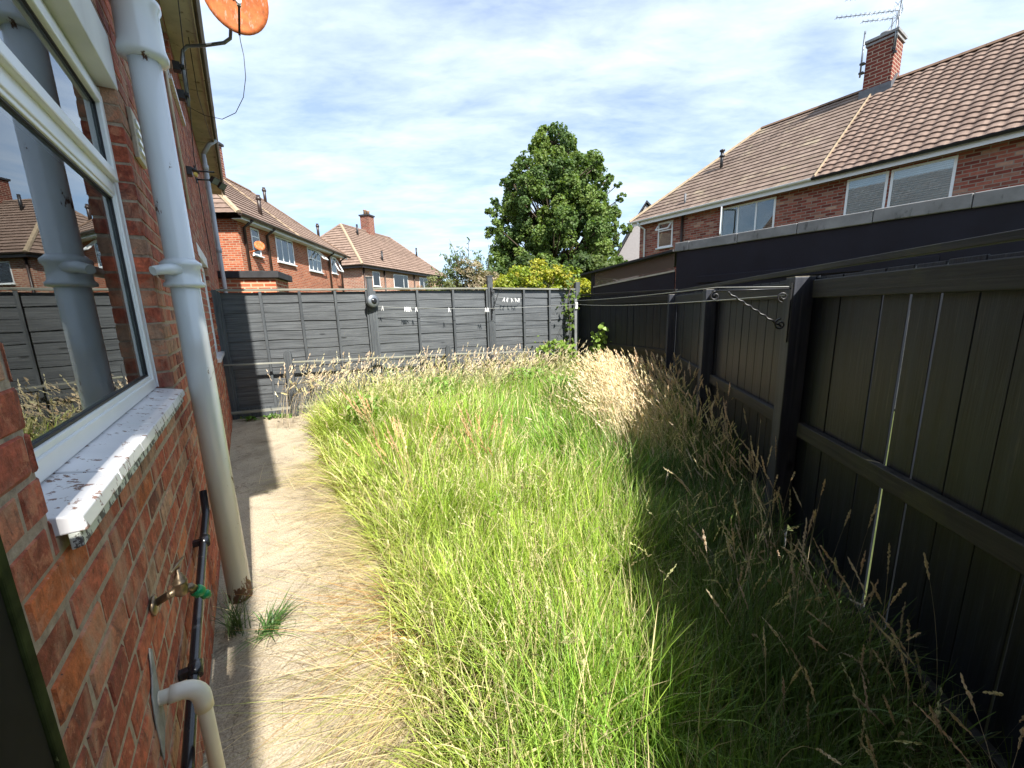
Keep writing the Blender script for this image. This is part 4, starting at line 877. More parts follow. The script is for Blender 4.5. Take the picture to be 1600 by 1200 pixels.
m = MB(); m.box(NB, 18.63, 19.67, NR-.47, NR+.47, 8.755, 8.85); m.build('chimney_cap', M['felt'], t)
for s_, c_, z_ in ((17.6, NC-.7, 5.5), (22.6, NR+.5, 7.2), (24.9, NR+2.1, 5.9)):
    m = MB(); m.tube([NB(s_, c_, z_-.1), NB(s_, c_, z_+.75)], .07, 10); m.lathe(NB(s_, c_, z_+.55), (0, 0, 1), [(0, .08), (.03, .1), (.1, .1), (.14, .06)], 10); m.build('flue_pipe', M['brown_pipe'], t)
td = tag(MB().lathe(NB(15.75, NW+.35, 4.02), NB.n*.6-NB.d*.6+Vector((0, 0, .25)), [(0, .03), (.01, .11), (.03, .18), (.036, .18), (.025, .11), (.016, .03)], 20).tube([NB(15.75, NW, 3.8), NB(15.75, NW+.3, 3.9)], .03, 8).build('satellite_dish', M['rust']), 'small rusty satellite dish on the orange brick wall left of its first window', 'satellite dish')

# brick outbuilding just behind the back fence
OB = Frame(73, (-5.2, 9.2, 0))
t = thing('outbuilding', 'low flat roofed brick outbuilding just above the left end of the back fence', 'shed', (-6.2, 10, 0))
m = MB(); m.box(OB, -4.2, -.07, -1.25, -.02, 0, 2.35); m.build('wall', M['brick_orange_big'], t)
m = MB(); m.box(OB, -4.3, .02, -1.35, .06, 2.352, 2.50); m.build('roof', M['felt'], t, .01)

# far house with hipped roof
FH = Frame(17, (-10.4, 29.2, 0))
t = thing('hipped_house', 'distant pale red brick house with a light brown hipped roof and central chimney', 'house', FH(6, -3.5, 0))
ZE, ZR, ZD = 4.92, 8.6, 8.4
m = MB(); m.box(FH, .4, 13.2, -ZD+.4, -.4, 0, 4.85); m.build('wall', M['brick_pink'], t)
FA = Frame(107, FH(0, 0, 0)); FB_ = Frame(107, FH(13.6, 0, 0)); hp = 3.4
rf = roof_part('roof', M['tile_orange'], t, [roofsheet(FH, 0, 13.6, 0, ZE, -ZD/2, ZR, hp, hp, amp=.005, step=.05), roofsheet(FA, -ZD, 0, 0, ZE, -hp, ZR, ZD/2, ZD/2, amp=.005, step=.05), roofsheet(FB_, -ZD, 0, 0, ZE, hp, ZR, ZD/2, ZD/2, amp=.005), roofsheet(FH, 0, 13.6, -ZD, ZE, -ZD/2, ZR, hp, hp, amp=.005)])
ridge_line(FH, FH(hp, -ZD/2, ZR), FH(13.6-hp, -ZD/2, ZR), t, M['tile_orange'], .25, .08); ridge_line(FH, FH(0, 0, ZE+.03), FH(hp, -ZD/2, ZR), t, M['mortar_line'], .22, .08); ridge_line(FH, FH(13.6, 0, ZE+.03), FH(13.6-hp, -ZD/2, ZR), t, M['tile_orange'], .22, .08); ridge_line(FH, FH(0, -ZD, ZE+.03), FH(hp, -ZD/2, ZR), t, M['tile_orange'], .22, .08)
gutter(FH, t, 0, 13.6, .03, ZE, 1, M['brown_pipe'], .07); gutter(FA, t, -ZD, 0, .03, ZE, 1, M['brown_pipe'], .07)
m = MB(); m.box(FH, .05, 13.5, -.05, -.03, 4.72, 4.9); m.box(FH, .03, .05, -ZD, -.05, 4.72, 4.9); m.box(FH, .05, 13.5, -.42, -.05, 4.74, 4.76); m.build('fascia', M['brown_pipe'], t)
for a, b, ml in ((1.6, 2.5, ()), (4.4, 6.6, (5.9,)), (8.6, 10.2, (9.4,))): house_window(FH, t, a, b, 3.5, 4.6, -.4, 1, ml)
for s_ in (.55, 3.1, 7.6): m = MB(); m.tube([FH(s_, -.33, 0), FH(s_, -.33, 4.8)], .06, 8); m.build('rain_pipe', M['brown_pipe'], t)
m = MB(); m.box(FH, 6.5, 7.3, -ZD/2-.42, -ZD/2+.42, 8.0, 9.85); sub(m, 'chimney', M['brick_chimney'], rf, t)
m = MB(); m.box(FH, 6.42, 7.38, -ZD/2-.5, -ZD/2+.5, 9.855, 9.97); m.build('chimney_cap', M['felt'], t)
m = MB()
for a in (-.22, .22): m.lathe(FH(6.9+a, -ZD/2, 9.97), (0, 0, 1), [(0, .14), (.3, .12), (.33, .15), (.4, .15)], 12)
m.build('chimney_pot', M['clay_pot'], t)
for s_, c_, z_ in ((4.2, -3.3, 7.75), (3.5, -.7, 5.4), (11.6, -2.2, 6.8)): m = MB(); m.tube([FH(s_, c_, z_-.1), FH(s_, c_, z_+.9)], .08, 8); m.build('flue_pipe', M['black_metal'], t)

# ------------------------------------------------------------------ trees and shrubs
def rot_basis(nv):
    nv = nv/np.linalg.norm(nv, axis=1)[:, None]; r = rng.normal(size=nv.shape); x = np.cross(nv, r); x /= np.linalg.norm(x, axis=1)[:, None]+1e-9
    return x, np.cross(nv, x), nv
def leaf_cloud(P, N, size, aspect=.6, jit=.8, fold=.18):
    """leaf-shaped hexagons at P facing roughly N"""
    n = len(P); nv = N+rng.normal(size=(n, 3))*jit; x, y, z = rot_basis(nv); s = size*rng.uniform(.6, 1.3, n)[:, None]
    prof = [(-.5, 0), (-.2, .5*aspect), (.2, .42*aspect), (.5, 0), (.2, -.42*aspect), (-.2, -.5*aspect)]
    V = np.stack([P+x*s*a+y*s*b+z*s*(fold*abs(b)*2) for a, b in prof], 1).reshape(-1, 3)
    return V, np.arange(n*6).reshape(n, 6)
def make_tree(name, label, cat, base, clumps, trunk_pts, mt, nl, size, cols, limbs=True, trunk_r=.25, density=None, aspect=.7, jit=.7):
    t = thing(name, label, cat, base); base = np.array(base, float)
    m = MB(); m.tube(trunk_pts, [trunk_r*(1-.8*k/(len(trunk_pts)-1)) for k in range(len(trunk_pts))], 10)
    if limbs:
        tp = trunk_pts
        for (c_, r_) in clumps:
            j = min(range(len(tp)), key=lambda k: (Vector(tp[k])-Vector(c_)).length+max(0, tp[k][2]-c_[2]+.8)*2)
            a = Vector(tp[j]); b = Vector(c_); mid = a.lerp(b, .5)+Vector((random.uniform(-.2, .2), random.uniform(-.2, .2), -.12*(b-a).length))
            m.tube([a, mid, b], [trunk_r*.28, trunk_r*.16, trunk_r*.06], 6)
    m.build('trunk', M['bark'], t)
    Ps, Ns, Cs = [], [], []; tot = sum(r_[0]*r_[1] if isinstance(r_, tuple) else r_**2 for c_, r_ in clumps)
    for c_, r_ in clumps:
        rv = np.array(r_ if isinstance(r_, tuple) else (r_, r_, r_*.8)); n = int(nl*(rv[0]*rv[1])/tot)
        d = rng.normal(size=(n, 3)); d /= np.linalg.norm(d, axis=1)[:, None]; rad = rng.uniform(.35, 1.08, n)**.6
        # break the shell into twigs
        tw = rng.normal(size=(max(4, n//26), 3)); tw /= np.linalg.norm(tw, axis=1)[:, None]; k = rng.integers(0, len(tw), n)
        d = tw[k]+rng.normal(size=(n, 3))*.2; d /= np.linalg.norm(d, axis=1)[:, None]
        P = np.array(c_)+d*rv*rad[:, None]; Ps.append(P); Ns.append(d*np.array([1, 1, 1])+np.array([0, 0, .6]))
        cc = np.array(cols[rng.integers(0, len(cols))]); Cs.append(cc*rng.uniform(.7, 1.3, (n, 1))*rng.uniform(.92, 1.08, (n, 3)))
    P = np.vstack(Ps); N = np.vstack(Ns); C = np.vstack(Cs); V, F_ = leaf_cloud(P, N, size, aspect, jit)
    big_mesh('crown', V, F_, mt, np.repeat(C, 6, 0), t, origin=t.location); return t
# sycamore: crown outline widest low down, narrowing to a blunt top
TB = np.array([2.68, 24.0, 0]); cl = []
prof = [(2.6, 3.0), (3.4, 3.7), (4.2, 3.85), (5.0, 3.8), (5.8, 3.65), (6.6, 3.4), (7.4, 3.1), (8.2, 2.6), (9.0, 2.1), (9.8, 1.5), (10.5, .95)]
for z_, R_ in prof:
    n = max(4, int(R_*7.6)); a0 = random.random()*6
    for k in range(n):
        a = a0+2*PI*k/n+random.uniform(-.25, .25); rr = R_*random.uniform(.55, 1.0)*(1+.1*math.sin(3*a+z_)); r_ = random.uniform(.34, .72)*(1 if R_ > 1.5 else .8)
        cl.append(((TB[0]+rr*math.cos(a), TB[1]+rr*math.sin(a), z_+random.uniform(-.45, .45)), (r_*.9, r_*.9, r_)))
    if R_ > 2:
        for k in range(5): a = random.random()*6.28; rr = R_*random.uniform(.1, .5); cl.append(((TB[0]+rr*math.cos(a), TB[1]+rr*math.sin(a), z_+random.uniform(-.3, .3)), (.6, .6, .5)))
for k in range(34):
    a = random.random()*6.28; q = random.randrange(1, 9); R_ = prof[q][1]*random.uniform(1.03, 1.15); r_ = random.uniform(.2, .36); cl.append(((TB[0]+R_*math.cos(a), TB[1]+R_*math.sin(a), prof[q][0]+random.uniform(.1, .7)), (r_, r_, r_*.8)))
cl += [((TB[0]+.25, TB[1], 11.0), (.55, .55, .5)), ((TB[0]-.5, TB[1], 10.9), (.5, .5, .45)), ((TB[0]-1.0, TB[1], 10.2), (.4, .4, .4)), ((TB[0]+2.4, TB[1]-.4, 8.8), (.55, .55, .4))]
make_tree('sycamore_tree', 'tall dense dark green sycamore tree rising beyond the back fence', 'tree', TB, cl, [tuple(TB), (2.68, 24, 2), (2.72, 24, 4), (2.64, 24, 6), (2.72, 24, 8), (2.68, 24, 10.4)], M['leaf'], 170000, .125,
          [(.11, .175, .045), (.14, .21, .05), (.09, .15, .045), (.17, .24, .06)], trunk_r=.3, aspect=.85, jit=1.0)
# golden hedge
cl = []
for k in range(46):
    f_ = k/45; x = -.35+2.75*f_+random.uniform(-.1, .1); hgt = 2.0+.72*math.sin(PI*min(1, f_*.95+.08))**.7; 
    for q in range(3): cl.append(((x, 11.0+random.uniform(-.5, .5)+.25*x, hgt-.25-q*.45+random.uniform(-.15, .12)), random.uniform(.2, .36)))
make_tree('golden_hedge', 'bright yellow green privet hedge showing over the back fence left of the pole', 'hedge', (1, 11.2, 0), cl, [(1, 11.2, 0), (1, 11.2, 1), (1, 11.2, 1.9)], M['hedge'], 26000, .075,
          [(.34, .36, .03), (.26, .31, .03), (.42, .40, .06), (.2, .27, .03)], limbs=True, trunk_r=.06, aspect=.5)
# buddleia: loose arching shrub left of the tree
cl = []
for k in range(34):
    f_ = k/33; x = -2.0+1.95*f_; cl.append(((x+random.uniform(-.1, .1), 12+random.uniform(-.4, .4), random.uniform(1.7, 2.55)+.25*math.sin(PI*f_)), random.uniform(.22, .38)))
bt = make_tree('buddleia_shrub', 'loose dry looking shrub with arching sprays left of the big tree', 'shrub', (-1.2, 12, 0), cl, [(-1.2, 12, 0), (-1.2, 12, 1), (-1.15, 12, 2)], M['leaf'], 13000, .085,
          [(.2, .22, .09), (.28, .24, .15), (.15, .2, .08), (.34, .29, .2)], trunk_r=.05, aspect=.35)
m = MB(); P = []; N = []
for k in range(26):
    a = Vector((-1.45+random.uniform(-.5, .8), 12+random.uniform(-.2, .2), 2.2)); b = a+Vector((random.uniform(-.55, .3), random.uniform(-.2, .2), random.uniform(.5, 1.35))); b.z = min(b.z, 3.7-.5*abs(b.x+1.5))
    mid = a.lerp(b, .6)+Vector((.05, 0, .12)); m.tube([a, mid, b], [.012, .008, .003], 5)
    for q in range(26):
        f_ = random.uniform(.15, 1); p = a.lerp(mid, f_/.6) if f_ < .6 else mid.lerp(b, (f_-.6)/.4); P.append(np.array(p)+rng.normal(size=3)*.045); N.append(rng.normal(size=3))
m.build('stem', M['bark'], bt)
V, F_ = leaf_cloud(np.array(P), np.array(N), .12, .3, .4); big_mesh('spray_leaves', V, F_, M['leaf'], np.repeat(np.array([(.10, .15, .07)])*rng.uniform(.9, 1.9, (len(P), 1)), 6, 0), bt, origin=bt.location)
# darker bush under the tree, behind the hedge
cl = [((2.2+random.uniform(-2.6, 1.6), 16+random.uniform(-.6, .6), random.uniform(1.8, 3.1)), random.uniform(.4, .7)) for k in range(26)]
make_tree('green_bush', 'dark green bush between the golden hedge and the foot of the big tree', 'bush', (2, 16, 0), cl, [(2, 16, 0), (2, 16, 1), (2, 16, 2)], M['leaf'], 14000, .13, [(.06, .10, .025), (.09, .13, .03)], trunk_r=.08)
cl = [((-3.0+random.uniform(-1.4, 1.4), 17+random.uniform(-.4, .4), random.uniform(1.5, 2.25)), random.uniform(.25, .45)) for k in range(18)]
make_tree('rusty_bush', 'low bush with reddish new growth against the distant house', 'bush', (-3, 17, 0), cl, [(-3, 17, 0), (-3, 17, 1), (-3, 17, 1.6)], M['leaf'], 7000, .10, [(.25, .10, .04), (.12, .14, .04), (.3, .17, .06)], trunk_r=.05)
def vine(name, label, pts, n, size, spread, col):
    t = thing(name, label, 'climbing plant', pts[0]); m = MB(); m.tube(pts, .008, 6); m.build('stem', M['bark'], t)
    P = []; pts = [Vector(p) for p in pts]
    for k in range(n):
        i = random.randrange(len(pts)-1); p = pts[i].lerp(pts[i+1], random.random()); P.append(np.array(p)+rng.normal(size=3)*spread)
    P = np.array(P); N = np.tile(np.array([-.1, -1., .6]), (n, 1)); V, F_ = leaf_cloud(P, N, size, .8, .6)
    big_mesh('foliage', V, F_, M['hedge'], np.repeat(np.array([col])*rng.uniform(.6, 1.35, (n, 1)), 6, 0), t, origin=t.location)
vine('ivy', 'ivy climbing over the top of the fence in the far right corner', [(1.15, 7.5, 0), (1.13, 7.48, .6), (1.12, 7.47, 1.2), (1.08, 7.46, 1.7), (1.2, 7.5, 2.05)], 150, .075, .075, (.13, .2, .035))
vine('bindweed', 'leafy bright green bindweed low along the back fence beside the corner pole', [(.55, 7.1, .3), (.62, 7.15, .8), (.85, 7.18, .85), (1.05, 7.2, .72), (1.2, 7.2, .5)], 190, .075, .07, (.2, .3, .05))
vine('bramble', 'upright leafy shoots at the foot of the black fence right of the corner pole', [(1.5, 6.9, .1), (1.52, 6.9, .5), (1.55, 6.9, .9), (1.62, 6.9, 1.05)], 170, .08, .08, (.2, .3, .05))

# ------------------------------------------------------------------ grass
def vnoise(x, y, seed=0):
    r = np.random.default_rng(seed); o = np.zeros_like(x)
    for k in range(7):
        a = r.uniform(0, 2*PI); fq = r.uniform(1.1, 5.5); o += np.sin((x*np.cos(a)+y*np.sin(a))*fq+r.uniform(0, 6.28))/ (1+.25*k)
    return o/2.6
POLY = np.array([(p.x, p.y) for p in lawn])
def inside(x, y, poly=POLY):
    c = np.zeros(len(x), bool); j = len(poly)-1
    for i in range(len(poly)):
        xi, yi = poly[i]; xj, yj = poly[j]
        cond = ((yi > y) != (yj > y)) & (x < (xj-xi)*(y-yi)/(yj-yi+1e-12)+xi); c ^= cond; j = i
    return c
ED = np.array(EDGE)
def edge_dist(x, y):                                 # metres to the right of the lawn's left edge
    ex = np.interp(y, ED[::-1, 1], ED[::-1, 0]); return x-ex
def blades(x, y, L, w, az, lean, droop, col, z0=.01, seg=5, tipfrac=.0, twist=.6):
    """ribbons: az heading of lean, lean 0..1 start tilt, droop 0..1 curl over; returns V,F,C"""
    n = len(x); t = np.linspace(0, 1, seg+1)[None, :]; ax = np.cos(az)[:, None]; ay = np.sin(az)[:, None]
    ang = (lean[:, None]+droop[:, None]*t**1.5)*PI/2                                # tilt from vertical along the blade
    dt = 1/seg; hx = np.cumsum(np.sin(ang)*dt, 1)-np.sin(ang[:, :1])*dt; hz = np.cumsum(np.cos(ang)*dt, 1)-np.cos(ang[:, :1])*dt
    X = x[:, None]+ax*hx*L[:, None]; Y = y[:, None]+ay*hx*L[:, None]; Z = z0+hz*L[:, None]; Z = np.maximum(Z, .012)
    wa = az+PI/2+rng.uniform(-twist, twist, n)*1.5; W_ = (w[:, None]*np.clip(1.15-t**1.6*1.1, .06, 1))/2
    wx = np.cos(wa)[:, None]*W_; wy = np.sin(wa)[:, None]*W_
    V = np.empty((n, seg+1, 2, 3)); V[..., 0, 0] = X-wx; V[..., 1, 0] = X+wx; V[..., 0, 1] = Y-wy; V[..., 1, 1] = Y+wy; V[..., 0, 2] = Z; V[..., 1, 2] = Z
    k = 2*(seg+1); base = (np.arange(n)*k)[:, None]; q = np.arange(seg)[None, :]*2
    F_ = np.stack([base+q, base+q+1, base+q+3, base+q+2], -1).reshape(-1, 4)
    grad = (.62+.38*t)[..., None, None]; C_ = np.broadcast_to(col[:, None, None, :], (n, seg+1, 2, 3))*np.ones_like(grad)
    tip = np.stack([X[:, -1], Y[:, -1], Z[:, -1]], 1); td = tip-np.stack([X[:, -2], Y[:, -2], Z[:, -2]], 1)
    return V.reshape(-1, 3), F_, C_.reshape(-1, 3), tip, td/np.linalg.norm(td, axis=1)[:, None]
def scatter(n, box, dens_fn):
    x = rng.uniform(box[0], box[1], n); y = rng.uniform(box[2], box[3], n); k = inside(x, y) & (rng.random(n) < dens_fn(x, y)); return x[k], y[k]
BOX = (-3.2, 2.6, .25, 7.7)
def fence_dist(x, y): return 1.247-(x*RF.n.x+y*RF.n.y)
def gold(x, y):                                      # patch of ripe golden grass in front of the black fence
    s_ = x*RF.d.x+y*RF.d.y; fd = fence_dist(x, y); return np.exp(-(((fd-.70)/.235)**2))*np.clip((s_-3.1)/.5, 0, 1)*np.clip((6.6-s_)/.5, 0, 1)
parts = []
def hue(x, y, n):
    """blade colour: greens shifting to yellow and straw in patches"""
    a = vnoise(x, y, 3); b = vnoise(x*2.3, y*2.3, 5); g1 = np.array([.22, .42, .065]); g2 = np.array([.44, .58, .09]); g3 = np.array([.58, .55, .16]); st = np.array([.72, .60, .34])
    k = np.clip(.5+.42*a+rng.normal(size=n)*.26, 0, 1)[:, None]; c = g1*(1-k)+g2*k
    e = np.clip((.55-edge_dist(x, y))/.55, 0, 1)[:, None]*.5; c = c*(1-e)+g3*e
    p = rng.random(n) < (.15+.14*np.clip(b, 0, 1)+.10*np.clip(.3-edge_dist(x, y), 0, .3)/.3+.55*gold(x, y)); c[p] = st*rng.uniform(.8, 1.15, (p.sum(), 1))
    fence_shade = np.clip((1.15-fence_dist(x, y))/.5, 0, 1)[:, None]*(1-.8*gold(x, y))[:, None]; c = c*(1-fence_shade)+(c*.2+np.array([.045, .10, .032])*.75)*fence_shade  # fence's shade painted into the blade colour, darker close to the fence
    return c*rng.uniform(.42, 1.4, (n, 1))
# 1: understory + main sward
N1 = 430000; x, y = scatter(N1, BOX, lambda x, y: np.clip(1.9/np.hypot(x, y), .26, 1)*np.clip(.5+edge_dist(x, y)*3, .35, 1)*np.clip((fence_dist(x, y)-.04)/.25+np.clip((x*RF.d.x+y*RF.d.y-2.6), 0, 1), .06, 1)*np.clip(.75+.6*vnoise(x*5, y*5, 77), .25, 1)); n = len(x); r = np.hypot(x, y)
flow = vnoise(x, y, 11)*2.2+vnoise(x*3, y*3, 12)*1.1; ed = edge_dist(x, y); az = flow+rng.normal(size=n)*1.1
left = np.clip((.7-ed)/.7, 0, 1); az = np.where(rng.random(n) < left*.62, math.radians(195)+rng.normal(size=n)*.85, az)
tuft = .5+.5*vnoise(x*2.2, y*2.2, 21); L = (.30+.25*tuft)*rng.uniform(.55, 1.25, n)*np.clip(.62+ed*.9, .55, 1)*np.clip(.55+.12*r, .6, 1.12)
w = rng.uniform(.003, .0085, n)*np.clip(r/2.6, .75, 1.7)
big_ = rng.random(n) < .06; w[big_] *= 1.8
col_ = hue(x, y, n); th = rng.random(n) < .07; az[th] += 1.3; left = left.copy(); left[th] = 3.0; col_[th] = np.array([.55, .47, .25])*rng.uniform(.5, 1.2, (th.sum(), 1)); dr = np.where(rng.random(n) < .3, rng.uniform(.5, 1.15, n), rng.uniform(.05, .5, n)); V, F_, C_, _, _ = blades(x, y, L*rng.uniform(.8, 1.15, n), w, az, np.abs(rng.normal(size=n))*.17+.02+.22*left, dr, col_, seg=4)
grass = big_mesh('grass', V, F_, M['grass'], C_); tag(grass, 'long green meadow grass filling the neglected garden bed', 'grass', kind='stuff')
print('blades', n)
# 2: seed stalks with heads
def stalks(x, y, L, az, lean, droop, col, w, head=.11, headw=.007, spk=14):
    n = len(x); V, F_, C_, tip, td = blades(x, y, L, w, az, lean, droop, col, seg=7)
    tt = rng.uniform(0, 1, (n, spk)); k = np.repeat(np.arange(n), spk); f_ = tt.ravel(); hl = head*rng.uniform(.6, 1.35, n)
    base = V.reshape(n, 8, 2, 3).mean(2); i0 = np.clip(7-hl[k]*f_*7/L[k], 0, 6.999); ii = i0.astype(int); fr = (i0-ii)[:, None]
    P = base[k, ii]*(1-fr)+base[k, np.minimum(ii+1, 7)]*fr; dirv = base[k, np.minimum(ii+1, 7)]-base[k, ii]; dirv /= np.linalg.norm(dirv, axis=1)[:, None]+1e-9
    out = rng.normal(size=P.shape); out -= dirv*(out*dirv).sum(1)[:, None]; out /= np.linalg.norm(out, axis=1)[:, None]+1e-9
    env = np.sin(np.clip(f_*.9+.08, 0, 1)*PI)[:, None]; s_ = (headw*rng.uniform(.6, 1.5, len(P)))[:, None]; sc = np.clip(np.hypot(P[:, 0], P[:, 1])/3.2, .8, 1.6)[:, None]
    a = P+out*s_*.15; b = P+out*s_*(.4+env)*sc+dirv*s_*1.2; c = P+dirv*s_*3.4*sc+out*s_*.6*env; sd_ = np.cross(out, dirv); d = P+dirv*s_*1.2+sd_*s_*.55*sc
    V2 = np.stack([a, b, c, d], 1).reshape(-1, 3); o = len(V); F2 = np.arange(len(P)*4).reshape(-1, 4)+o
    hc = np.repeat(col, spk, 0)*rng.uniform(.85, 1.3, (len(P), 1)); return np.vstack([V, V2]), np.vstack([F_, F2]), np.vstack([C_, np.repeat(hc, 4, 0)])
SV, SF, SC = [], [], []; off = 0
def add_st(r_):
    global off
    v_, f_, c_ = r_; SV.append(v_); SF.append(f_+off); SC.append(c_); off += len(v_)
STC = np.array([.66, .57, .40])
def stcol(n, c=STC): return c*rng.uniform(.7, 1.2, (n, 1))*rng.uniform(.94, 1.06, (n, 3))
# a) tall ripe band along the low fence
n = 950; u = rng.uniform(-1.45, 3.3, n); o_ = np.abs(rng.normal(size=n))*.38+.22; p = np.array([tuple(bfp(a, b))[:2] for a, b in zip(u, o_)]); x, y = p[:, 0], p[:, 1]
add_st(stalks(x, y, rng.uniform(.55, .98, n), rng.normal(.3, .9, n), rng.uniform(0, .18, n), rng.uniform(.1, .75, n), stcol(n), rng.uniform(.002, .0035, n)*1.3, .14, .006, 10))
# b) golden patch
x, y = scatter(60000, BOX, lambda x, y: gold(x, y)*.85); k = rng.permutation(len(x))[:3300]; x, y = x[k], y[k]; n = len(x)
add_st(stalks(x, y, rng.uniform(.6, .95, n), rng.normal(math.radians(150), .5, n), rng.uniform(.03, .22, n), rng.uniform(.1, .6, n), stcol(n, np.array([.80, .69, .46])), rng.uniform(.0022, .0036, n)*1.3, .12, .0055, 9))
# c) along the black fence
n = 560; s_ = rng.uniform(.9, 6, n)**1.0; o_ = np.abs(rng.normal(size=n))*.28+.06; p = np.array([tuple(RF(a, FC-b))[:2] for a, b in zip(s_, o_)]); x, y = p[:, 0], p[:, 1]
add_st(stalks(x, y, rng.uniform(.3, .95, n)*np.clip(.55+.12*s_, .55, 1), rng.normal(math.radians(170), 1.2, n), rng.uniform(.0, .14, n), rng.uniform(.0, .55, n), stcol(n, np.array([.60, .52, .36])), rng.uniform(.0014, .0024, n), .12, .0042, 60))
# d) scattered through the sward
x, y = scatter(26000, BOX, lambda x, y: np.clip(.35+vnoise(x*1.6, y*1.6, 31), 0, 1)*.5); k = rng.permutation(len(x))[:2900]; x, y = x[k], y[k]; n = len(x); r = np.hypot(x, y)
c = stcol(n, np.array([.56, .54, .28])); 
add_st(stalks(x, y, rng.uniform(.4, .72, n)*np.clip(.6+.1*r, .62, 1.1), rng.uniform(0, 6.28, n), rng.uniform(0, .2, n), rng.uniform(.05, .6, n), c, rng.uniform(.0013, .0022, n)*np.clip(r/2.5, .8, 1.5), .10, .0042, 22))
# e) two notable tufts of tall ripe stalks at the left edge
for cx_, cy_, n in ((-.75, 2.75, 16), (-.2, 2.9, 20), (-1.35, 3.8, 10)):
    x = cx_+rng.normal(size=n)*.05; y = cy_+rng.normal(size=n)*.05
    add_st(stalks(x, y, rng.uniform(.6, .85, n), rng.normal(math.radians(160), 1.2, n), rng.uniform(.02, .16, n), rng.uniform(.05, .4, n), stcol(n, np.array([.66, .5, .26])), np.full(n, .0026), .2, .006, 60))
tag(big_mesh('seed_grass', np.vstack(SV), np.vstack(SF), M['straw'], np.vstack(SC)), 'ripe straw coloured seed heads standing over the green grass', 'grass', kind='stuff')
# 3: dry stems flopped over the path
n = 1900; yy = rng.uniform(.6, 4.4, n); dd = np.abs(rng.normal(size=n))*.34-.10; x = np.interp(yy, ED[::-1, 1], ED[::-1, 0])+.12-dd*rng.random(n); y = yy
clump = vnoise(x*0, y*2.6, 41); L = rng.uniform(.2, .85, n)*np.clip(.65+.6*clump, .25, 1.2); az = math.radians(205)+rng.normal(size=n)*.62+.5*np.sin(y*5.3)+.3*np.sin(y*13)
c = np.where(((np.abs(yy-1.75) < .22) & (rng.random(n) < .75))[:, None], np.array([.56, .30, .09]), np.array([.80, .67, .37]))*rng.uniform(.6, 1.15, (n, 1)); gr = rng.random(n) < .25; c[gr] = [.45, .5, .14]
V, F_, C_, _, _ = blades(x, y, L, rng.uniform(.0013, .0028, n), az, rng.uniform(.72, .98, n), rng.uniform(.02, .32, n), c, seg=6, twist=.4)
n = 2600; yy = rng.uniform(.5, 3.9, n); x = np.interp(yy, ED[::-1, 1], ED[::-1, 0])-np.abs(rng.normal(size=n))*.26; y = yy; kk = (x*W.n.x+y*W.n.y) > -.22; x, y = x[kk], y[kk]; n = len(x)
c = np.array([.62, .50, .28])*rng.uniform(.3, 1.15, (n, 1)); az = math.radians(205)+rng.normal(size=n)*.8
V2, F2, C2, _, _ = blades(x, y, rng.uniform(.05, .3, n), rng.uniform(.001, .0024, n), az, np.full(n, .96), rng.uniform(0, .06, n), c, z0=.006, seg=3)
tag(big_mesh('dry_grass', np.vstack([V, V2]), np.vstack([F_, F2+len(V)]), M['straw'], np.vstack([C_, C2])), 'dry yellow grass stems flopped over the concrete path', 'dry grass', kind='stuff')
# 4: single plants
def tuft_plant(name, label, P, n, L0, L1, w0, colr, lean=(.2, .7), azc=None, azs=3.2):
    t = thing(name, label, 'weed', P); x = P[0]+rng.normal(size=n)*.02; y = P[1]+rng.normal(size=n)*.02
    az = rng.uniform(0, 6.28, n) if azc is None else rng.normal(azc, azs, n); c = np.array(colr)*rng.uniform(.6, 1.3, (n, 1))
    V, F_, C_, _, _ = blades(x, y, rng.uniform(L0, L1, n), rng.uniform(w0*.7, w0*1.3, n), az, rng.uniform(*lean, n), rng.uniform(.1, .55, n), c, seg=6, twist=.2)
    V[:, 2] += P[2]; big_mesh('foliage', V, F_, M['grass'], C_, t, origin=t.location); return t
pb = W(2.06, -.09, 0); tuft_plant('grass_tuft', 'broad bladed green grass tuft at the foot of the grey soil pipe', tuple(pb), 70, .10, .24, .007, (.10, .20, .06), (.15, .75), math.radians(10), 1.3)
pb = W(2.15, -.22, 0); tuft_plant('grass_tuft', 'dark tangled grass between the soil pipe and the brick wall', tuple(pb), 90, .1, .26, .004, (.07, .11, .04), (.0, .5))
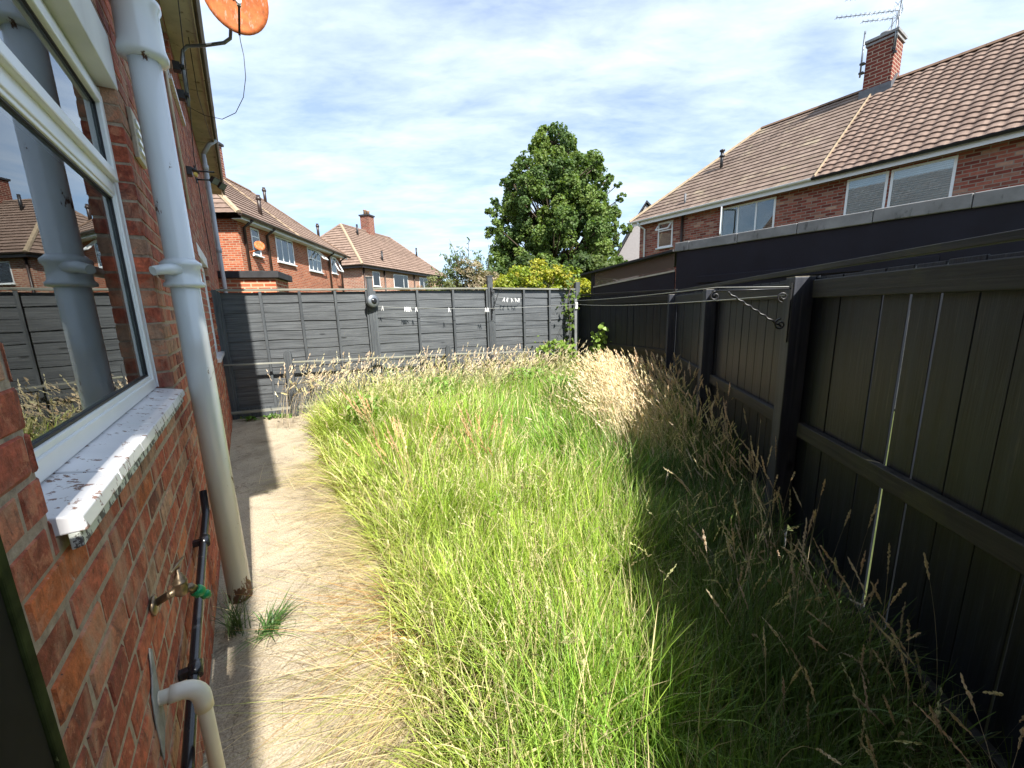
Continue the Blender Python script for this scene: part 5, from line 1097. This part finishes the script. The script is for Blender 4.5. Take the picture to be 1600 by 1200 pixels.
for k, (s_, o_, lb) in enumerate(((-1.9, .12, 'small green weed in shade at the foot of the back fence'), (-1.62, .12, 'small green weed where the shade edge meets the back fence'), (-1.42, .16, 'small sunlit weed beside the low fence post'))):
    p = bfp(s_, o_+.1); t = thing('weed', lb, 'weed', p); nn = 46; P = np.array(p)+rng.normal(size=(nn, 3))*np.array([.06, .04, .012])+np.array([0, 0, .03])
    V, F_ = leaf_cloud(P, np.tile([0, 0, 1.], (nn, 1)), .05, .7, .5); big_mesh('foliage', V, F_, M['grass'], np.repeat(np.array([(.13, .25, .04)])*rng.uniform(.6, 1.3, (nn, 1)), 6, 0), t, origin=t.location)
p = (-.12, 2.25, 0); t = thing('dock_plant', 'single dock plant with broad pale green leaves in the middle of the grass', 'weed', p); nn = 12
P = np.array(p)+np.stack([rng.normal(size=nn)*.02, rng.normal(size=nn)*.02, rng.uniform(.2, .42, nn)], 1); V, F_ = leaf_cloud(P, rng.normal(size=(nn, 3))*.3+np.array([0, -.6, .6]), .05, .4, .5)
big_mesh('foliage', V, F_, M['grass'], np.repeat(np.array([(.25, .4, .05)])*rng.uniform(.7, 1.2, (nn, 1)), 6, 0), t, origin=t.location)
for (x_, y_, r_, lb) in ((-1.15, 5.6, .28, 'leafy nettle like weeds in front of the first low fence post'), (.25, 6.4, .34, 'leafy weeds in the grass before the second low fence post'), (.75, 5.4, .22, 'small patch of leafy weeds left of the golden grass'), (-1.75, 4.5, .16, 'low leafy weed patch near the left edge of the grass')):
    t = thing('leafy_weed', lb, 'weed', (x_, y_, 0)); nn = int(2600*r_); P = np.stack([x_+rng.normal(size=nn)*r_*.5, y_+rng.normal(size=nn)*r_*.5, rng.uniform(.22, .56, nn)], 1)
    V, F_ = leaf_cloud(P, np.tile([0, -.3, 1.], (nn, 1)), .055, .55, .55); big_mesh('foliage', V, F_, M['grass'], np.repeat(np.array([(.22, .36, .07)])*rng.uniform(.55, 1.35, (nn, 1)), 6, 0), t, origin=t.location)
bpy.context.view_layer.update()
